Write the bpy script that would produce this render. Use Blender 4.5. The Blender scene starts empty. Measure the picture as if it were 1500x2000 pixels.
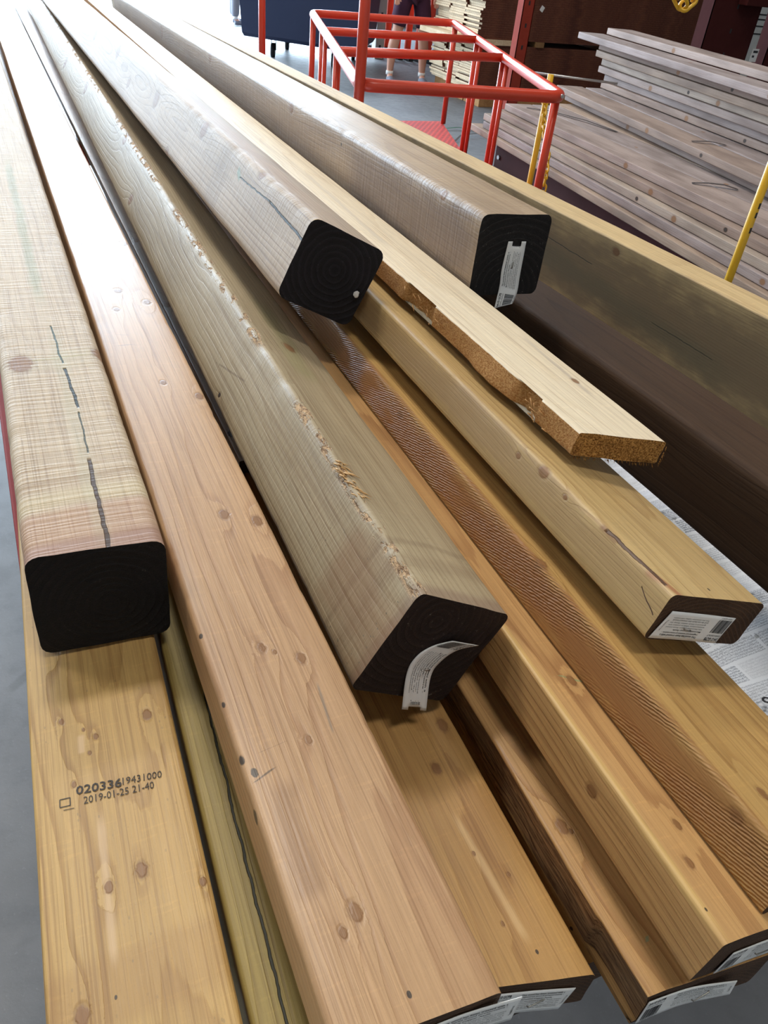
import bpy, bmesh, math, random
from mathutils import Vector, Matrix, noise
R = math.radians
SC = bpy.context.scene
COL = SC.collection
random.seed(7)

# ------------------------------------------------------------------ helpers
def link(name, me, mats=(), parent=None, loc=None, smooth=False):
    o = bpy.data.objects.new(name, me); COL.objects.link(o)
    for m in mats: me.materials.append(m)
    if parent is not None: o.parent = parent
    if loc is not None: o.location = loc
    if smooth:
        for p in me.polygons: p.use_smooth = True
    return o

def tag(o, label=None, cat=None, group=None, kind=None):
    if label: o['label'] = label
    if cat: o['category'] = cat
    if group: o['group'] = group
    if kind: o['kind'] = kind
    return o

def empty(name, loc=(0, 0, 0), rz=0.0):
    o = bpy.data.objects.new(name, None); COL.objects.link(o)
    o.location = loc; o.rotation_euler = (0, 0, rz); o.empty_display_size = .1
    return o

def add_box(bm, lo, hi, bev=0.0, mi=0):
    x0, y0, z0 = lo; x1, y1, z1 = hi
    vs = [bm.verts.new(p) for p in ((x0,y0,z0),(x1,y0,z0),(x1,y1,z0),(x0,y1,z0),(x0,y0,z1),(x1,y0,z1),(x1,y1,z1),(x0,y1,z1))]
    fs = [bm.faces.new([vs[i] for i in f]) for f in ((0,3,2,1),(4,5,6,7),(0,1,5,4),(1,2,6,5),(2,3,7,6),(3,0,4,7))]
    for f in fs: f.material_index = mi
    if bev:
        es = list({e for f in fs for e in f.edges})
        bmesh.ops.bevel(bm, geom=es, offset=bev, segments=2, affect='EDGES', profile=.6)
    return vs

def add_tube(bm, pts, r, seg=12, closed=False, cap=True):
    pts = [Vector(p) for p in pts]; n = len(pts); rings = []
    prev = None
    for i, p in enumerate(pts):
        if closed: d = (pts[(i+1) % n]-pts[i-1]).normalized()
        elif i == 0: d = (pts[1]-p).normalized()
        elif i == n-1: d = (p-pts[-2]).normalized()
        else: d = ((pts[i+1]-p).normalized()+(p-pts[i-1]).normalized()).normalized()
        if prev is None:
            a = Vector((0,0,1)) if abs(d.z) < .9 else Vector((1,0,0))
            u = d.cross(a).normalized()
        else:
            u = (prev - d*prev.dot(d)).normalized()
        prev = u; v = d.cross(u)
        rr = r[i] if isinstance(r, (list, tuple)) else r
        rings.append([bm.verts.new(p+(u*math.cos(t)+v*math.sin(t))*rr) for t in [2*math.pi*k/seg for k in range(seg)]])
    m = n if closed else n-1
    for i in range(m):
        a, b = rings[i], rings[(i+1) % n]
        for k in range(seg):
            f = bm.faces.new((a[k], a[(k+1) % seg], b[(k+1) % seg], b[k])); f.smooth = True
    if cap and not closed:
        bm.faces.new(rings[0]); bm.faces.new(list(reversed(rings[-1])))

def arc_corner(p0, p1, p2, r, n=6):
    p0, p1, p2 = Vector(p0), Vector(p1), Vector(p2)
    a = (p0-p1).normalized(); b = (p2-p1).normalized()
    s = p1+a*r; e = p1+b*r
    return [(s*(1-t)+p1*t)*(1-t)+(p1*(1-t)+e*t)*t for t in [k/n for k in range(n+1)]]

def fin(bm, name, mats, parent=None, loc=None, smooth=False):
    bmesh.ops.recalc_face_normals(bm, faces=bm.faces)
    me = bpy.data.meshes.new(name); bm.to_mesh(me); bm.free()
    return link(name, me, mats, parent, loc, smooth)

def boxobj(name, lo, hi, m, parent=None, bev=0.0, loc=None):
    bm = bmesh.new(); add_box(bm, lo, hi, bev)
    return fin(bm, name, [m], parent, loc)

# ------------------------------------------------------------------ node helper
class NB:
    def __init__(s, name):
        s.m = bpy.data.materials.new(name); s.m.use_nodes = True
        s.t = s.m.node_tree; s.t.nodes.clear(); s.init()
    def init(s):
        s.N = s.t.nodes; s.L = s.t.links
    def n(s, typ, **kw):
        o = s.N.new(typ)
        for k, v in kw.items(): setattr(o, k, v)
        return o
    def put(s, sock, v):
        if isinstance(v, bpy.types.NodeSocket): s.L.new(v, sock)
        elif v is not None:
            try: sock.default_value = v
            except Exception:
                sock.default_value = (v[0], v[1], v[2], 1.0)
    def ma(s, op, a, b=None, c=None, clamp=False):
        o = s.n('ShaderNodeMath', operation=op, use_clamp=clamp)
        s.put(o.inputs[0], a)
        if b is not None: s.put(o.inputs[1], b)
        if c is not None: s.put(o.inputs[2], c)
        return o.outputs[0]
    def step(s, x, a, b):            # smooth 0..1 as x goes a..b (a may exceed b)
        o = s.n('ShaderNodeMapRange', interpolation_type='SMOOTHSTEP')
        s.put(o.inputs['Value'], x)
        if a < b:
            s.put(o.inputs['From Min'], a); s.put(o.inputs['From Max'], b); o.inputs['To Min'].default_value = 0; o.inputs['To Max'].default_value = 1
        else:
            s.put(o.inputs['From Min'], b); s.put(o.inputs['From Max'], a); o.inputs['To Min'].default_value = 1; o.inputs['To Max'].default_value = 0
        return o.outputs[0]
    def vec(s, x, y, z):
        o = s.n('ShaderNodeCombineXYZ'); s.put(o.inputs[0], x); s.put(o.inputs[1], y); s.put(o.inputs[2], z); return o.outputs[0]
    def scale(s, v, sc, off=(0,0,0)):
        o = s.n('ShaderNodeMapping'); s.L.new(v, o.inputs['Vector']); o.inputs['Scale'].default_value = sc; o.inputs['Location'].default_value = off
        return o.outputs[0]
    def noise(s, v, sc, det=3, rough=.55, dist=0.0):
        o = s.n('ShaderNodeTexNoise'); s.L.new(v, o.inputs['Vector'])
        o.inputs['Scale'].default_value = sc; o.inputs['Detail'].default_value = det; o.inputs['Roughness'].default_value = rough; o.inputs['Distortion'].default_value = dist
        return o.outputs['Fac']
    def mix(s, f, a, b, mode='MIX'):
        o = s.n('ShaderNodeMix', data_type='RGBA', blend_type=mode)
        s.put(o.inputs[0], f); s.put(o.inputs[6], c4(a)); s.put(o.inputs[7], c4(b)); return o.outputs[2]
    def out(s, color, rough=.5, bump=None, dist=.001, strength=1.0, metal=0.0, spec=.5, emit=None, normal_extra=None):
        b = s.n('ShaderNodeBsdfPrincipled'); o = s.n('ShaderNodeOutputMaterial')
        s.put(b.inputs['Base Color'], c4(color)); s.put(b.inputs['Roughness'], rough); b.inputs['Metallic'].default_value = metal
        b.inputs['Specular IOR Level'].default_value = spec
        if bump is not None:
            u = s.n('ShaderNodeBump'); u.inputs['Strength'].default_value = strength; u.inputs['Distance'].default_value = dist
            s.put(u.inputs['Height'], bump); s.L.new(u.outputs[0], b.inputs['Normal'])
        s.L.new(b.outputs[0], o.inputs[0]); return s.m

def c4(c):
    if isinstance(c, (tuple, list)) and len(c) == 3: return (c[0], c[1], c[2], 1.0)
    return c
def srgb(r, g, b):
    f = lambda v: (v/255/12.92) if v/255 <= .04045 else ((v/255+.055)/1.055)**2.4
    return (f(r), f(g), f(b))

def plain(name, col, rough=.5, metal=0.0, sc=40, amt=.15, bumpd=.0003, spec=.5):
    n = NB(name); tc = n.n('ShaderNodeTexCoord').outputs['Object']
    a = n.noise(tc, sc, 4); b = n.noise(tc, sc*.15, 3)
    k = n.ma('ADD', n.ma('MULTIPLY', n.ma('ADD', a, -.5), amt*2), n.ma('MULTIPLY', n.ma('ADD', b, -.5), amt*3))
    hi = tuple(min(1, c*1.25+.01) for c in col); lo = tuple(c*.72 for c in col)
    c = n.mix(n.ma('ADD', n.ma('MULTIPLY', k, 1.0), .5, clamp=True), lo, hi)
    return n.out(c, rough, a, bumpd, .5, metal, spec)

# ---- knot node group: warp, mask, rim
def knot_group():
    g = bpy.data.node_groups.new('knot_shape', 'ShaderNodeTree')
    for nm, ty in (('X','NodeSocketFloat'),('Y','NodeSocketFloat'),('Z','NodeSocketFloat'),('KX','NodeSocketFloat'),('KY','NodeSocketFloat'),('KZ','NodeSocketFloat'),('Rad','NodeSocketFloat')):
        g.interface.new_socket(nm, in_out='INPUT', socket_type=ty)
    for nm in ('Warp','Mask','Rim'): g.interface.new_socket(nm, in_out='OUTPUT', socket_type='NodeSocketFloat')
    s = NB.__new__(NB); s.t = g; s.init()
    gi = s.n('NodeGroupInput'); go = s.n('NodeGroupOutput'); I = gi.outputs
    dx = s.ma('SUBTRACT', I['X'], I['KX']); dy = s.ma('MULTIPLY', s.ma('SUBTRACT', I['Y'], I['KY']), .62); dz = s.ma('MULTIPLY', s.ma('SUBTRACT', I['Z'], I['KZ']), .8)
    d2 = s.ma('ADD', s.ma('ADD', s.ma('MULTIPLY', dx, dx), s.ma('MULTIPLY', dy, dy)), s.ma('MULTIPLY', dz, dz))
    q = s.ma('DIVIDE', s.ma('SQRT', d2), I['Rad'])
    # elongated influence for the grain flowing around the knot
    dy2 = s.ma('MULTIPLY', dy, .45)
    e2 = s.ma('ADD', s.ma('ADD', s.ma('MULTIPLY', dx, dx), s.ma('MULTIPLY', dy2, dy2)), s.ma('MULTIPLY', dz, dz))
    qe = s.ma('DIVIDE', s.ma('SQRT', e2), s.ma('MULTIPLY', I['Rad'], 2.0))
    w = s.ma('EXPONENT', s.ma('MULTIPLY', s.ma('MULTIPLY', qe, qe), -1.0))
    warp = s.ma('MULTIPLY', w, s.ma('MULTIPLY', I['Rad'], 1.1))
    mask = s.step(q, 1.05, .75)
    rim = s.ma('MULTIPLY', s.step(q, .6, .95), s.step(q, 1.45, 1.0))
    for k, v in (('Warp', warp), ('Mask', mask), ('Rim', rim)): s.L.new(v, go.inputs[k])
    return g
KG = knot_group()

BROWN = (.30, .145, .06); BLACK = (.03, .025, .022); GREEN = (.17, .21, .11)

def wood(name, light, dark, sp=.0045, pith=(.03, -.05), knots=(), rough=.48, saw=0.0, sawf=330., blot=.35, fiber=.5,
         ring=.55, cracks=(), bands=(), stains=(), chip=0.0, bump=.0006, ribs=0.0, seed=0.0, endgrain=False, specks=0.0, spec=.5):
    """light/dark: early and late wood. Coordinates are the board's own: x across, y along, z up (metres)."""
    n = NB(name); tc = n.n('ShaderNodeTexCoord').outputs['Object']
    sp3 = n.n('ShaderNodeSeparateXYZ'); n.L.new(tc, sp3.inputs[0]); X, Y, Z = sp3.outputs
    wx = n.ma('MULTIPLY', n.ma('ADD', n.noise(n.scale(tc, (3, 1.1, 3), (seed, seed*.7, 0)), 1.6, 2), -.5), .035)
    wz = n.ma('MULTIPLY', n.ma('ADD', n.noise(n.scale(tc, (3, .9, 3), (seed+5, seed, 3)), 1.6, 2), -.5), .035)
    fine = n.ma('MULTIPLY', n.ma('ADD', n.noise(n.scale(tc, (60, 4, 60), (seed, 0, 0)), 1.0, 3), -.5), sp*1.1)
    dx = n.ma('ADD', n.ma('ADD', X, -pith[0]), wx); dz = n.ma('ADD', n.ma('ADD', Z, -pith[1]), wz)
    r = n.ma('SQRT', n.ma('ADD', n.ma('MULTIPLY', dx, dx), n.ma('MULTIPLY', dz, dz)))
    r = n.ma('ADD', r, fine)
    km = None; kr = None; kb = None
    for k in knots:
        kx, ky, kz, rad = k[:4]; typ = k[4] if len(k) > 4 else 'b'
        g = n.n('ShaderNodeGroup'); g.node_tree = KG
        kn = n.ma('MULTIPLY', n.ma('ADD', n.noise(tc, 260+kx*900, 2), -.5), rad*.9) ; jx = n.ma('ADD', X, kn)
        for nm, v in (('X', jx), ('Y', Y), ('Z', Z), ('KX', kx), ('KY', ky), ('KZ', kz), ('Rad', rad)): n.put(g.inputs[nm], v)
        if typ != 'k':
            r = n.ma('ADD', r, g.outputs['Warp'])
            km = g.outputs['Mask'] if km is None else n.ma('MAXIMUM', km, g.outputs['Mask'])
            kr = g.outputs['Rim'] if kr is None else n.ma('MAXIMUM', kr, g.outputs['Rim'])
        if typ in 'kd':
            kb = g.outputs['Mask'] if kb is None else n.ma('MAXIMUM', kb, g.outputs['Mask'])
    ph = n.ma('FRACT', n.ma('DIVIDE', r, sp))
    late = n.ma('ADD', n.ma('MULTIPLY', n.ma('MULTIPLY', n.step(ph, .62, .93), n.step(ph, 1.0, .96)), .75), n.ma('MULTIPLY', ph, .25))
    varr = n.step(n.noise(n.scale(tc, (8, .8, 8), (seed, 2, 1)), 3.0, 2), .3, .7)
    late = n.ma('MULTIPLY', late, n.ma('ADD', n.ma('MULTIPLY', varr, .6), .4))
    fib = n.noise(n.scale(tc, (420, 9, 420), (seed, 0, 0)), 1.0, 3, .7)
    fib2 = n.noise(n.scale(tc, (1500, 60, 1500), (seed, 0, 0)), 1.0, 2, .7)
    big = n.noise(n.scale(tc, (11, 2.6, 11), (seed*3, seed, 0)), 1.0, 2, .5)
    hair = n.noise(n.scale(tc, (650, 3.2, 650), (seed, 4, 0)), 1.0, 2, .6)
    col = n.mix(n.ma('MULTIPLY', late, ring), light, dark)
    col = n.mix(n.ma('MULTIPLY', n.step(big, .35, .85), blot), col, tuple(c*.72 for c in dark))
    col = n.mix(n.ma('MULTIPLY', n.step(big, .6, .15), blot*.8), col, tuple(min(1, c*1.25) for c in light))
    f2 = n.ma('ADD', n.ma('MULTIPLY', n.ma('ADD', fib, -.5), fiber*1.3), n.ma('MULTIPLY', n.ma('ADD', fib2, -.5), fiber*.8))
    col = n.mix(n.ma('ADD', n.ma('MULTIPLY', f2, 1.0), .5, clamp=True), n.mix(1.0, col, (.62, .6, .58), 'MULTIPLY'), n.mix(1.0, col, (1.32, 1.32, 1.3), 'MULTIPLY'))
    hair2 = n.noise(n.scale(tc, (230, 1.6, 230), (seed, 7, 0)), 1.0, 3, .65)
    hm = n.ma('MAXIMUM', n.ma('MULTIPLY', n.step(hair, .54, .66), .42), n.ma('MULTIPLY', n.step(hair2, .57, .63), .38))
    col = n.mix(hm, col, n.mix(1.0, col, (.50, .40, .33), 'MULTIPLY'))
    gr_ = n.noise(tc, 900, 2, .8)
    col = n.mix(n.ma('MULTIPLY', n.step(gr_, .60, .72), .30), col, n.mix(1.0, col, (.6, .52, .45), 'MULTIPLY'))
    col = n.mix(n.ma('MULTIPLY', n.step(n.noise(n.scale(tc, (40, 260, 40)), 1.0, 2), .58, .7), .16), col, n.mix(1.0, col, (1.4, 1.35, 1.25), 'MULTIPLY'))
    h = n.ma('ADD', n.ma('MULTIPLY', late, -.35), n.ma('MULTIPLY', fib, .5))
    if saw:
        sw = n.noise(n.scale(tc, (9, sawf, 9), (seed, 0, 0)), 1.0, 2, .5, .0)
        sl = n.step(sw, .42, .6)
        col = n.mix(n.ma('MULTIPLY', n.ma('SUBTRACT', 1.0, sl), .35*saw), col, n.mix(1.0, col, (.6, .55, .5), 'MULTIPLY'))
        h = n.ma('ADD', h, n.ma('MULTIPLY', sl, .9*saw))
        sw2 = n.noise(n.scale(tc, (2.5, 45, 2.5), (seed, 0, 0)), 1.0, 2)
        col = n.mix(n.ma('MULTIPLY', n.step(sw2, .52, .66), .22*saw), col, n.mix(1.0, col, (.7, .62, .52), 'MULTIPLY'))
    if ribs:                       # ripple across a side face
        rb = n.n('ShaderNodeTexWave', wave_type='BANDS', bands_direction='DIAGONAL'); n.L.new(n.scale(tc, (60, 55, 170)), rb.inputs['Vector'])
        rb.inputs['Scale'].default_value = 1.6; rb.inputs['Distortion'].default_value = 3.0; rb.inputs['Detail'].default_value = 2
        rm = n.ma('MULTIPLY', n.step(X, .006, .002), ribs)
        rm = n.ma('MULTIPLY', rm, n.step(n.noise(n.scale(tc, (5, 5, 20)), 1.5, 2), .35, .55))
        col = n.mix(n.ma('MULTIPLY', n.ma('MULTIPLY', rb.outputs['Fac'], rm), .55), col, n.mix(1.0, col, (.5, .38, .3), 'MULTIPLY'))
        h = n.ma('ADD', h, n.ma('MULTIPLY', n.ma('MULTIPLY', rb.outputs['Fac'], rm), -1.5))
    for (y0, y1, c, a) in bands:   # bands across the board (weathering, old sticker lines)
        wob = n.ma('MULTIPLY', n.ma('ADD', n.noise(n.scale(tc, (25, 25, 25)), 1.0, 2), -.5), .012)
        yy = n.ma('ADD', n.ma('ADD', Y, wob), n.ma('MULTIPLY', X, -.06))
        soft = min(.006, (y1-y0)*.35)
        mk = n.ma('MULTIPLY', n.step(yy, y0-soft, y0+soft), n.step(yy, y1+soft, y1-soft))
        col = n.mix(n.ma('MULTIPLY', mk, a), col, n.mix(1.0, n.mix(.5, col, c), (1, 1, 1), 'MULTIPLY'))
    for (ax, p0, y0, p1, y1, w, c, a) in stains:   # soft elongated patches; ax 'x' top face, 'z' side face
        P = X if ax == 'x' else Z
        u = n.ma('DIVIDE', n.ma('SUBTRACT', Y, y0), (y1-y0))
        ctr = n.ma('ADD', n.ma('MULTIPLY', u, p1-p0), p0)
        d = n.ma('ABSOLUTE', n.ma('SUBTRACT', P, ctr))
        d = n.ma('ADD', d, n.ma('MULTIPLY', n.ma('ADD', n.noise(n.scale(tc, (60, 20, 60)), 1.0, 3), -.5), w*1.2))
        mk = n.ma('MULTIPLY', n.step(d, w, w*.2), n.ma('MULTIPLY', n.step(u, -.05, .1), n.step(u, 1.05, .85)))
        face = n.step(Z, -.006, -.002) if ax == 'x' else n.step(X, .006, .002)
        col = n.mix(n.ma('MULTIPLY', n.ma('MULTIPLY', mk, face), a), col, c)
    if km is not None:
        kc = n.mix(n.ma('MULTIPLY', fib2, 1.0), (.15, .062, .024), (.36, .18, .07))
        col = n.mix(n.ma('MULTIPLY', km, .88), col, kc)
        col = n.mix(n.ma('MULTIPLY', kr, n.ma('MULTIPLY', n.step(fib, .3, .7), .45)), col, (.15, .07, .03))
        h = n.ma('ADD', h, n.ma('MULTIPLY', kr, -.35))
    if kb is not None: col = n.mix(n.ma('MULTIPLY', kb, .9), col, BLACK)
    for (ax, p0, y0, p1, y1, w, c) in cracks:
        P = X if ax == 'x' else Z
        u = n.ma('DIVIDE', n.ma('SUBTRACT', Y, y0), (y1-y0))
        wig = n.ma('MULTIPLY', n.ma('ADD', n.noise(n.scale(tc, (2, 45, 2), (p0*99, 0, 0)), 1.0, 3), -.5), .004)
        ctr = n.ma('ADD', n.ma('ADD', n.ma('MULTIPLY', u, p1-p0), p0), wig)
        d = n.ma('ABSOLUTE', n.ma('SUBTRACT', P, ctr))
        ww = n.ma('MULTIPLY', n.ma('ADD', n.noise(n.scale(tc, (2, 70, 2), (5, 0, 0)), 1.0, 2), .45), w)
        q = n.ma('DIVIDE', d, ww)
        mk = n.ma('MULTIPLY', n.step(q, 1.1, .7), n.ma('MULTIPLY', n.step(u, -.01, .02), n.step(u, 1.0, .95)))
        face = n.step(Z, -.008, -.004) if ax == 'x' else n.step(X, .008, .004)
        mk = n.ma('MULTIPLY', mk, face)
        col = n.mix(mk, col, c); h = n.ma('ADD', h, n.ma('MULTIPLY', mk, -3.0))
    if chip:                       # torn fibres along the upper left arris
        dc = n.ma('SQRT', n.ma('ADD', n.ma('MULTIPLY', X, X), n.ma('MULTIPLY', Z, Z)))
        cn = n.noise(n.scale(tc, (90, 34, 90), (seed, 0, 0)), 1.0, 4, .7)
        mk = n.ma('MULTIPLY', n.step(dc, .010, .005), n.ma('MULTIPLY', n.step(cn, .60-.1*chip, .65-.1*chip), n.step(n.noise(n.scale(tc, (2, 5, 2), (seed, 1, 1)), 1.0, 1), .40, .50)))
        tn = n.noise(n.scale(tc, (300, 160, 300)), 1.0, 4, .8)
        col = n.mix(mk, col, n.mix(n.step(tn, .35, .6), (.10, .045, .02), (.62, .42, .24)))
        h = n.ma('ADD', h, n.ma('MULTIPLY', n.ma('MULTIPLY', mk, tn), -2.0)); rough = n.ma('ADD', n.ma('MULTIPLY', mk, .4), rough)
    if specks:
        so = n.n('ShaderNodeTexVoronoi'); n.L.new(n.scale(tc, (260, 130, 260)), so.inputs['Vector']); so.inputs['Scale'].default_value = 1.0
        mk = n.ma('MULTIPLY', n.step(so.outputs['Distance'], .17, .1), n.step(n.noise(tc, 30, 2), .52, .62))
        col = n.mix(n.ma('MULTIPLY', mk, specks), col, (.12, .12, .09))
    return n.out(col, n.ma('ADD', rough, n.ma('MULTIPLY', n.ma('ADD', fib2, -.5), .25)), h, bump, 1.0, spec=spec)

def endmat(name, base, ringc, sp=.005, pith=(.04, -.04), amt=.5, rough=.75, spark=0.0, seed=0.0, bump=.0008):
    n = NB(name); tc = n.n('ShaderNodeTexCoord').outputs['Object']
    sp3 = n.n('ShaderNodeSeparateXYZ'); n.L.new(tc, sp3.inputs[0]); X, Y, Z = sp3.outputs
    w = n.ma('MULTIPLY', n.ma('ADD', n.noise(tc, 25, 3), -.5), .006)
    dx = n.ma('ADD', X, -pith[0]); dz = n.ma('ADD', Z, -pith[1])
    r = n.ma('ADD', n.ma('SQRT', n.ma('ADD', n.ma('MULTIPLY', dx, dx), n.ma('MULTIPLY', dz, dz))), w)
    ph = n.ma('FRACT', n.ma('DIVIDE', r, sp))
    late = n.ma('MULTIPLY', n.step(ph, .4, .85), n.step(ph, 1.0, .9))
    g = n.noise(tc, 900, 3, .7)
    bl = n.noise(tc, 22, 3)
    col = n.mix(n.ma('MULTIPLY', late, amt), base, ringc)
    col = n.mix(n.ma('MULTIPLY', n.step(g, .4, .75), .5), col, ringc)
    col = n.mix(n.step(bl, .35, .8), n.mix(1.0, col, (.6, .6, .6), 'MULTIPLY'), col)
    if spark:
        v = n.noise(n.scale(tc, (1, 1, 1), (seed, 0, 0)), 420, 2, .7)
        mk = n.ma('MULTIPLY', n.step(v, .66, .72), n.ma('MULTIPLY', n.step(bl, .4, .6), n.ma('ADD', n.ma('MULTIPLY', late, .8), .2)))
        col = n.mix(n.ma('MULTIPLY', mk, spark), col, (.42, .40, .36))
    return n.out(col, rough, n.ma('ADD', g, n.ma('MULTIPLY', late, .6)), bump, 1.0, spec=.3)

# ------------------------------------------------------------------ board builder
def axes(yaw, pitch, roll):
    cy, sy, cp, s2, cr, sr = math.cos(yaw), math.sin(yaw), math.cos(pitch), math.sin(pitch), math.cos(roll), math.sin(roll)
    u = Vector((sy*cp, cy*cp, s2)); w0 = Vector((cy, -sy, 0)); t0 = w0.cross(u)
    return u, w0*cr-t0*sr, t0*cr+w0*sr

def board_mesh(W, T, L, rad=.004, skew=0.0, yoff=0.0, rough=0.0, chips=None, seed=0, fine=.9, leftdisp=None, step=.008, endrough=.0006, bow=0.0, notch=None):
    """origin at the near end's upper left arris; +y runs to the far end; z from 0 down to -T. returns mesh: slot 0 wood, 1 end, 2 left face"""
    prof = []
    def side(a, b, k):
        for i in range(1, k): prof.append((a[0]+(b[0]-a[0])*i/k, a[1]+(b[1]-a[1])*i/k, -1))
    def corner(cx, cz, a0, ci):
        for i in range(5):
            t = R(a0-90*i/4); prof.append((cx+rad*math.cos(t), cz+rad*math.sin(t), ci))
    nx = max(4, int(W/.012)); nz = max(3, int(T/.010))
    corner(rad, -rad, 180, 0); side((rad, 0), (W-rad, 0), nx); corner(W-rad, -rad, 90, 1)
    side((W, -rad), (W, -T+rad), nz); corner(W-rad, -T+rad, 0, 2); side((W-rad, -T), (rad, -T), nx)
    corner(rad, -T+rad, -90, 3); side((0, -T+rad), (0, -rad), nz)
    ys = [0.0]
    while ys[-1] < fine: ys.append(ys[-1]+step)
    st = step
    while ys[-1] < L: st = min(.12, st*1.25); ys.append(min(L, ys[-1]+st))
    bm = bmesh.new(); rings = []
    for yi, y in enumerate(ys):
        ring = []
        for (x, z, ci) in prof:
            px, pz = x, z
            if rough:
                q = noise.noise(Vector((x*30+seed, y*9, z*30)))*rough
                cx, cz = W/2, -T/2; d = Vector((x-cx, z-cz)); d.normalize(); px += d.x*q; pz += d.y*q
            if chips and ci in chips:
                q = noise.noise(Vector((seed*3.1+ci, y*38, .5)))*.7+noise.noise(Vector((seed*5.1+ci, y*110, 2)))*.5
                q = max(0, q-.12)*chips[ci]
                d = Vector((W/2-x, -T/2-z)).normalized(); px += d.x*q; pz += d.y*q
            if leftdisp and x <= rad*.5 and z < -rad*.2:
                q = leftdisp(y, z); px += q
            if notch: px, pz = notch(px, pz, y, W, T)
            yy = y+(yoff+skew*x)*(max(0, 1-y/.35))
            if yi == 0: yy += noise.noise(Vector((x*160, z*160, seed)))*endrough
            bz = bow*math.sin(math.pi*y/L)
            ring.append(bm.verts.new((px, yy, pz+bz)))
        rings.append(ring)
    m = len(prof)
    for i in range(len(ys)-1):
        for k in range(m):
            f = bm.faces.new((rings[i][k], rings[i+1][k], rings[i+1][(k+1) % m], rings[i][(k+1) % m])); f.smooth = True
            x0 = (prof[k][0]+prof[(k+1) % m][0])/2; z0 = (prof[k][1]+prof[(k+1) % m][1])/2
            if leftdisp and x0 < rad*.45 and z0 < -rad*.6: f.material_index = 2
    # end faces: concentric rings so the cut has relief
    for ri, flip in ((0, 1), (-1, 0)):
        base = rings[ri]; prev = base; cx, cz = W/2, -T/2
        cy = sum(v.co.y for v in base)/m
        if ri == 0:
            for sc in (.93, .7, .4):
                cur = []
                for v in base:
                    x = cx+(v.co.x-cx)*sc; z = cz+(v.co.z-cz)*sc
                    y = yoff+skew*x+noise.noise(Vector((x*90, z*90, seed+3)))*endrough
                    cur.append(bm.verts.new((x, y, z)))
                for k in range(m):
                    f = bm.faces.new((prev[k], prev[(k+1) % m], cur[(k+1) % m], cur[k])); f.material_index = 1
                prev = cur
        f = bm.faces.new(prev if flip else list(reversed(prev))); f.material_index = 1
    bmesh.ops.recalc_face_normals(bm, faces=bm.faces)
    # keep the arris between side and end sharp
    for e in bm.edges:
        if len(e.link_faces) == 2 and e.link_faces[0].material_index != e.link_faces[1].material_index and 1 in (e.link_faces[0].material_index, e.link_faces[1].material_index): e.smooth = False
    me = bpy.data.meshes.new('board'); bm.to_mesh(me); bm.free()
    return me

POSE = {
'R':(0.1940,0.1250,0.9355,2.4,-0.2333,0.0), 'S':(-0.0330,0.2000,0.9700,2.43,-0.1,0.0),
'A':(-0.0549,0.1000,1.0154,2.4348,-0.1000,0.0), 'B':(0.0386,0.1000,1.0000,2.4300,0.0,0.0),
'P1':(-0.0267,0.4195,1.1089,0.4443,0.0,1.5448), 'C':(0.0645,0.0986,1.0690,0.7632,0.0121,3.2879),
'D':(0.1463,0.1104,0.9760,2.4,-0.2333,0.0), 'E':(0.2455,0.0820,0.9930,2.45,-0.2800,0.0),
'F':(0.2693,0.0746,1.0530,2.2582,-0.2853,14.1475), 'G':(0.3141,0.0802,1.0814,1.5220,-0.0714,14.1178),
'H':(0.3430,0.2320,1.1325,1.50,-0.20,16.5), 'I':(0.3785,0.3785,1.1535,1.0412,-0.12,7.4325),
'J':(0.2853,0.7213,1.2159,1.00,-0.50,25.6049), 'P3':(0.2012,0.3053,1.1132,1.9017,-0.3877,28.9425),
'K':(0.4656,0.7054,1.2204,2.6000,-1.5828,1.8394), 'L':(0.8074,0.3000,1.1287,-1.5,-0.1366,-7.6227),
'N':(0.5479,0.2890,1.1095,1.8879,-1.2756,3.2341), 'M':(0.8658,0.2800,0.9700,-1.3459,-0.05,0.0),
'Q':(0.1811,0.6576,0.9935,1.1194,-0.2333,0.0)}

def place(o, key):
    x, y, z, a, b, c = POSE[key]; u, w, t = axes(R(a), R(b), R(c))
    M = Matrix(((w.x, u.x, t.x, x), (w.y, u.y, t.y, y), (w.z, u.z, t.z, z), (0, 0, 0, 1)))
    o.matrix_world = M
    return o

def timber(key, name, cat, label, W, T, L, mats, group=None, **kw):
    me = board_mesh(W, T, L, **kw)
    o = link(name, me, mats); place(o, key); tag(o, label, cat, group)
    return o

# ------------------------------------------------------------------ paper tags
paper = plain('tag_paper', srgb(246, 246, 242), .55, sc=60, amt=.04)
ink = plain('tag_ink', (.02, .02, .025), .6)
steel = plain('staple_steel', (.35, .33, .30), .35, metal=1.0)

def text_mesh(body, size=1.0, bold=0.0):
    cu = bpy.data.curves.new('t', 'FONT'); cu.body = body; cu.size = size; cu.resolution_u = 2; cu.offset = bold
    ob = bpy.data.objects.new('t', cu); me = bpy.data.meshes.new_from_object(ob)
    vs = [v.co.copy() for v in me.vertices]; fs = [list(p.vertices) for p in me.polygons]
    bpy.data.objects.remove(ob); bpy.data.curves.remove(cu); bpy.data.meshes.remove(me)
    return vs, fs

def fit_text(body, x0, y0, w, h, bold=0.0):
    """text filling the box w x h with its lower left at x0,y0 in tag units"""
    vs, fs = text_mesh(body, 1.0, bold)
    if not vs: return [], []
    mx = max(v.x for v in vs); mn = min(v.x for v in vs); my = max(v.y for v in vs); ny = min(v.y for v in vs)
    return [((v.x-mn)/(mx-mn)*w+x0, (v.y-ny)/(my-ny)*h+y0) for v in vs], fs

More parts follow.
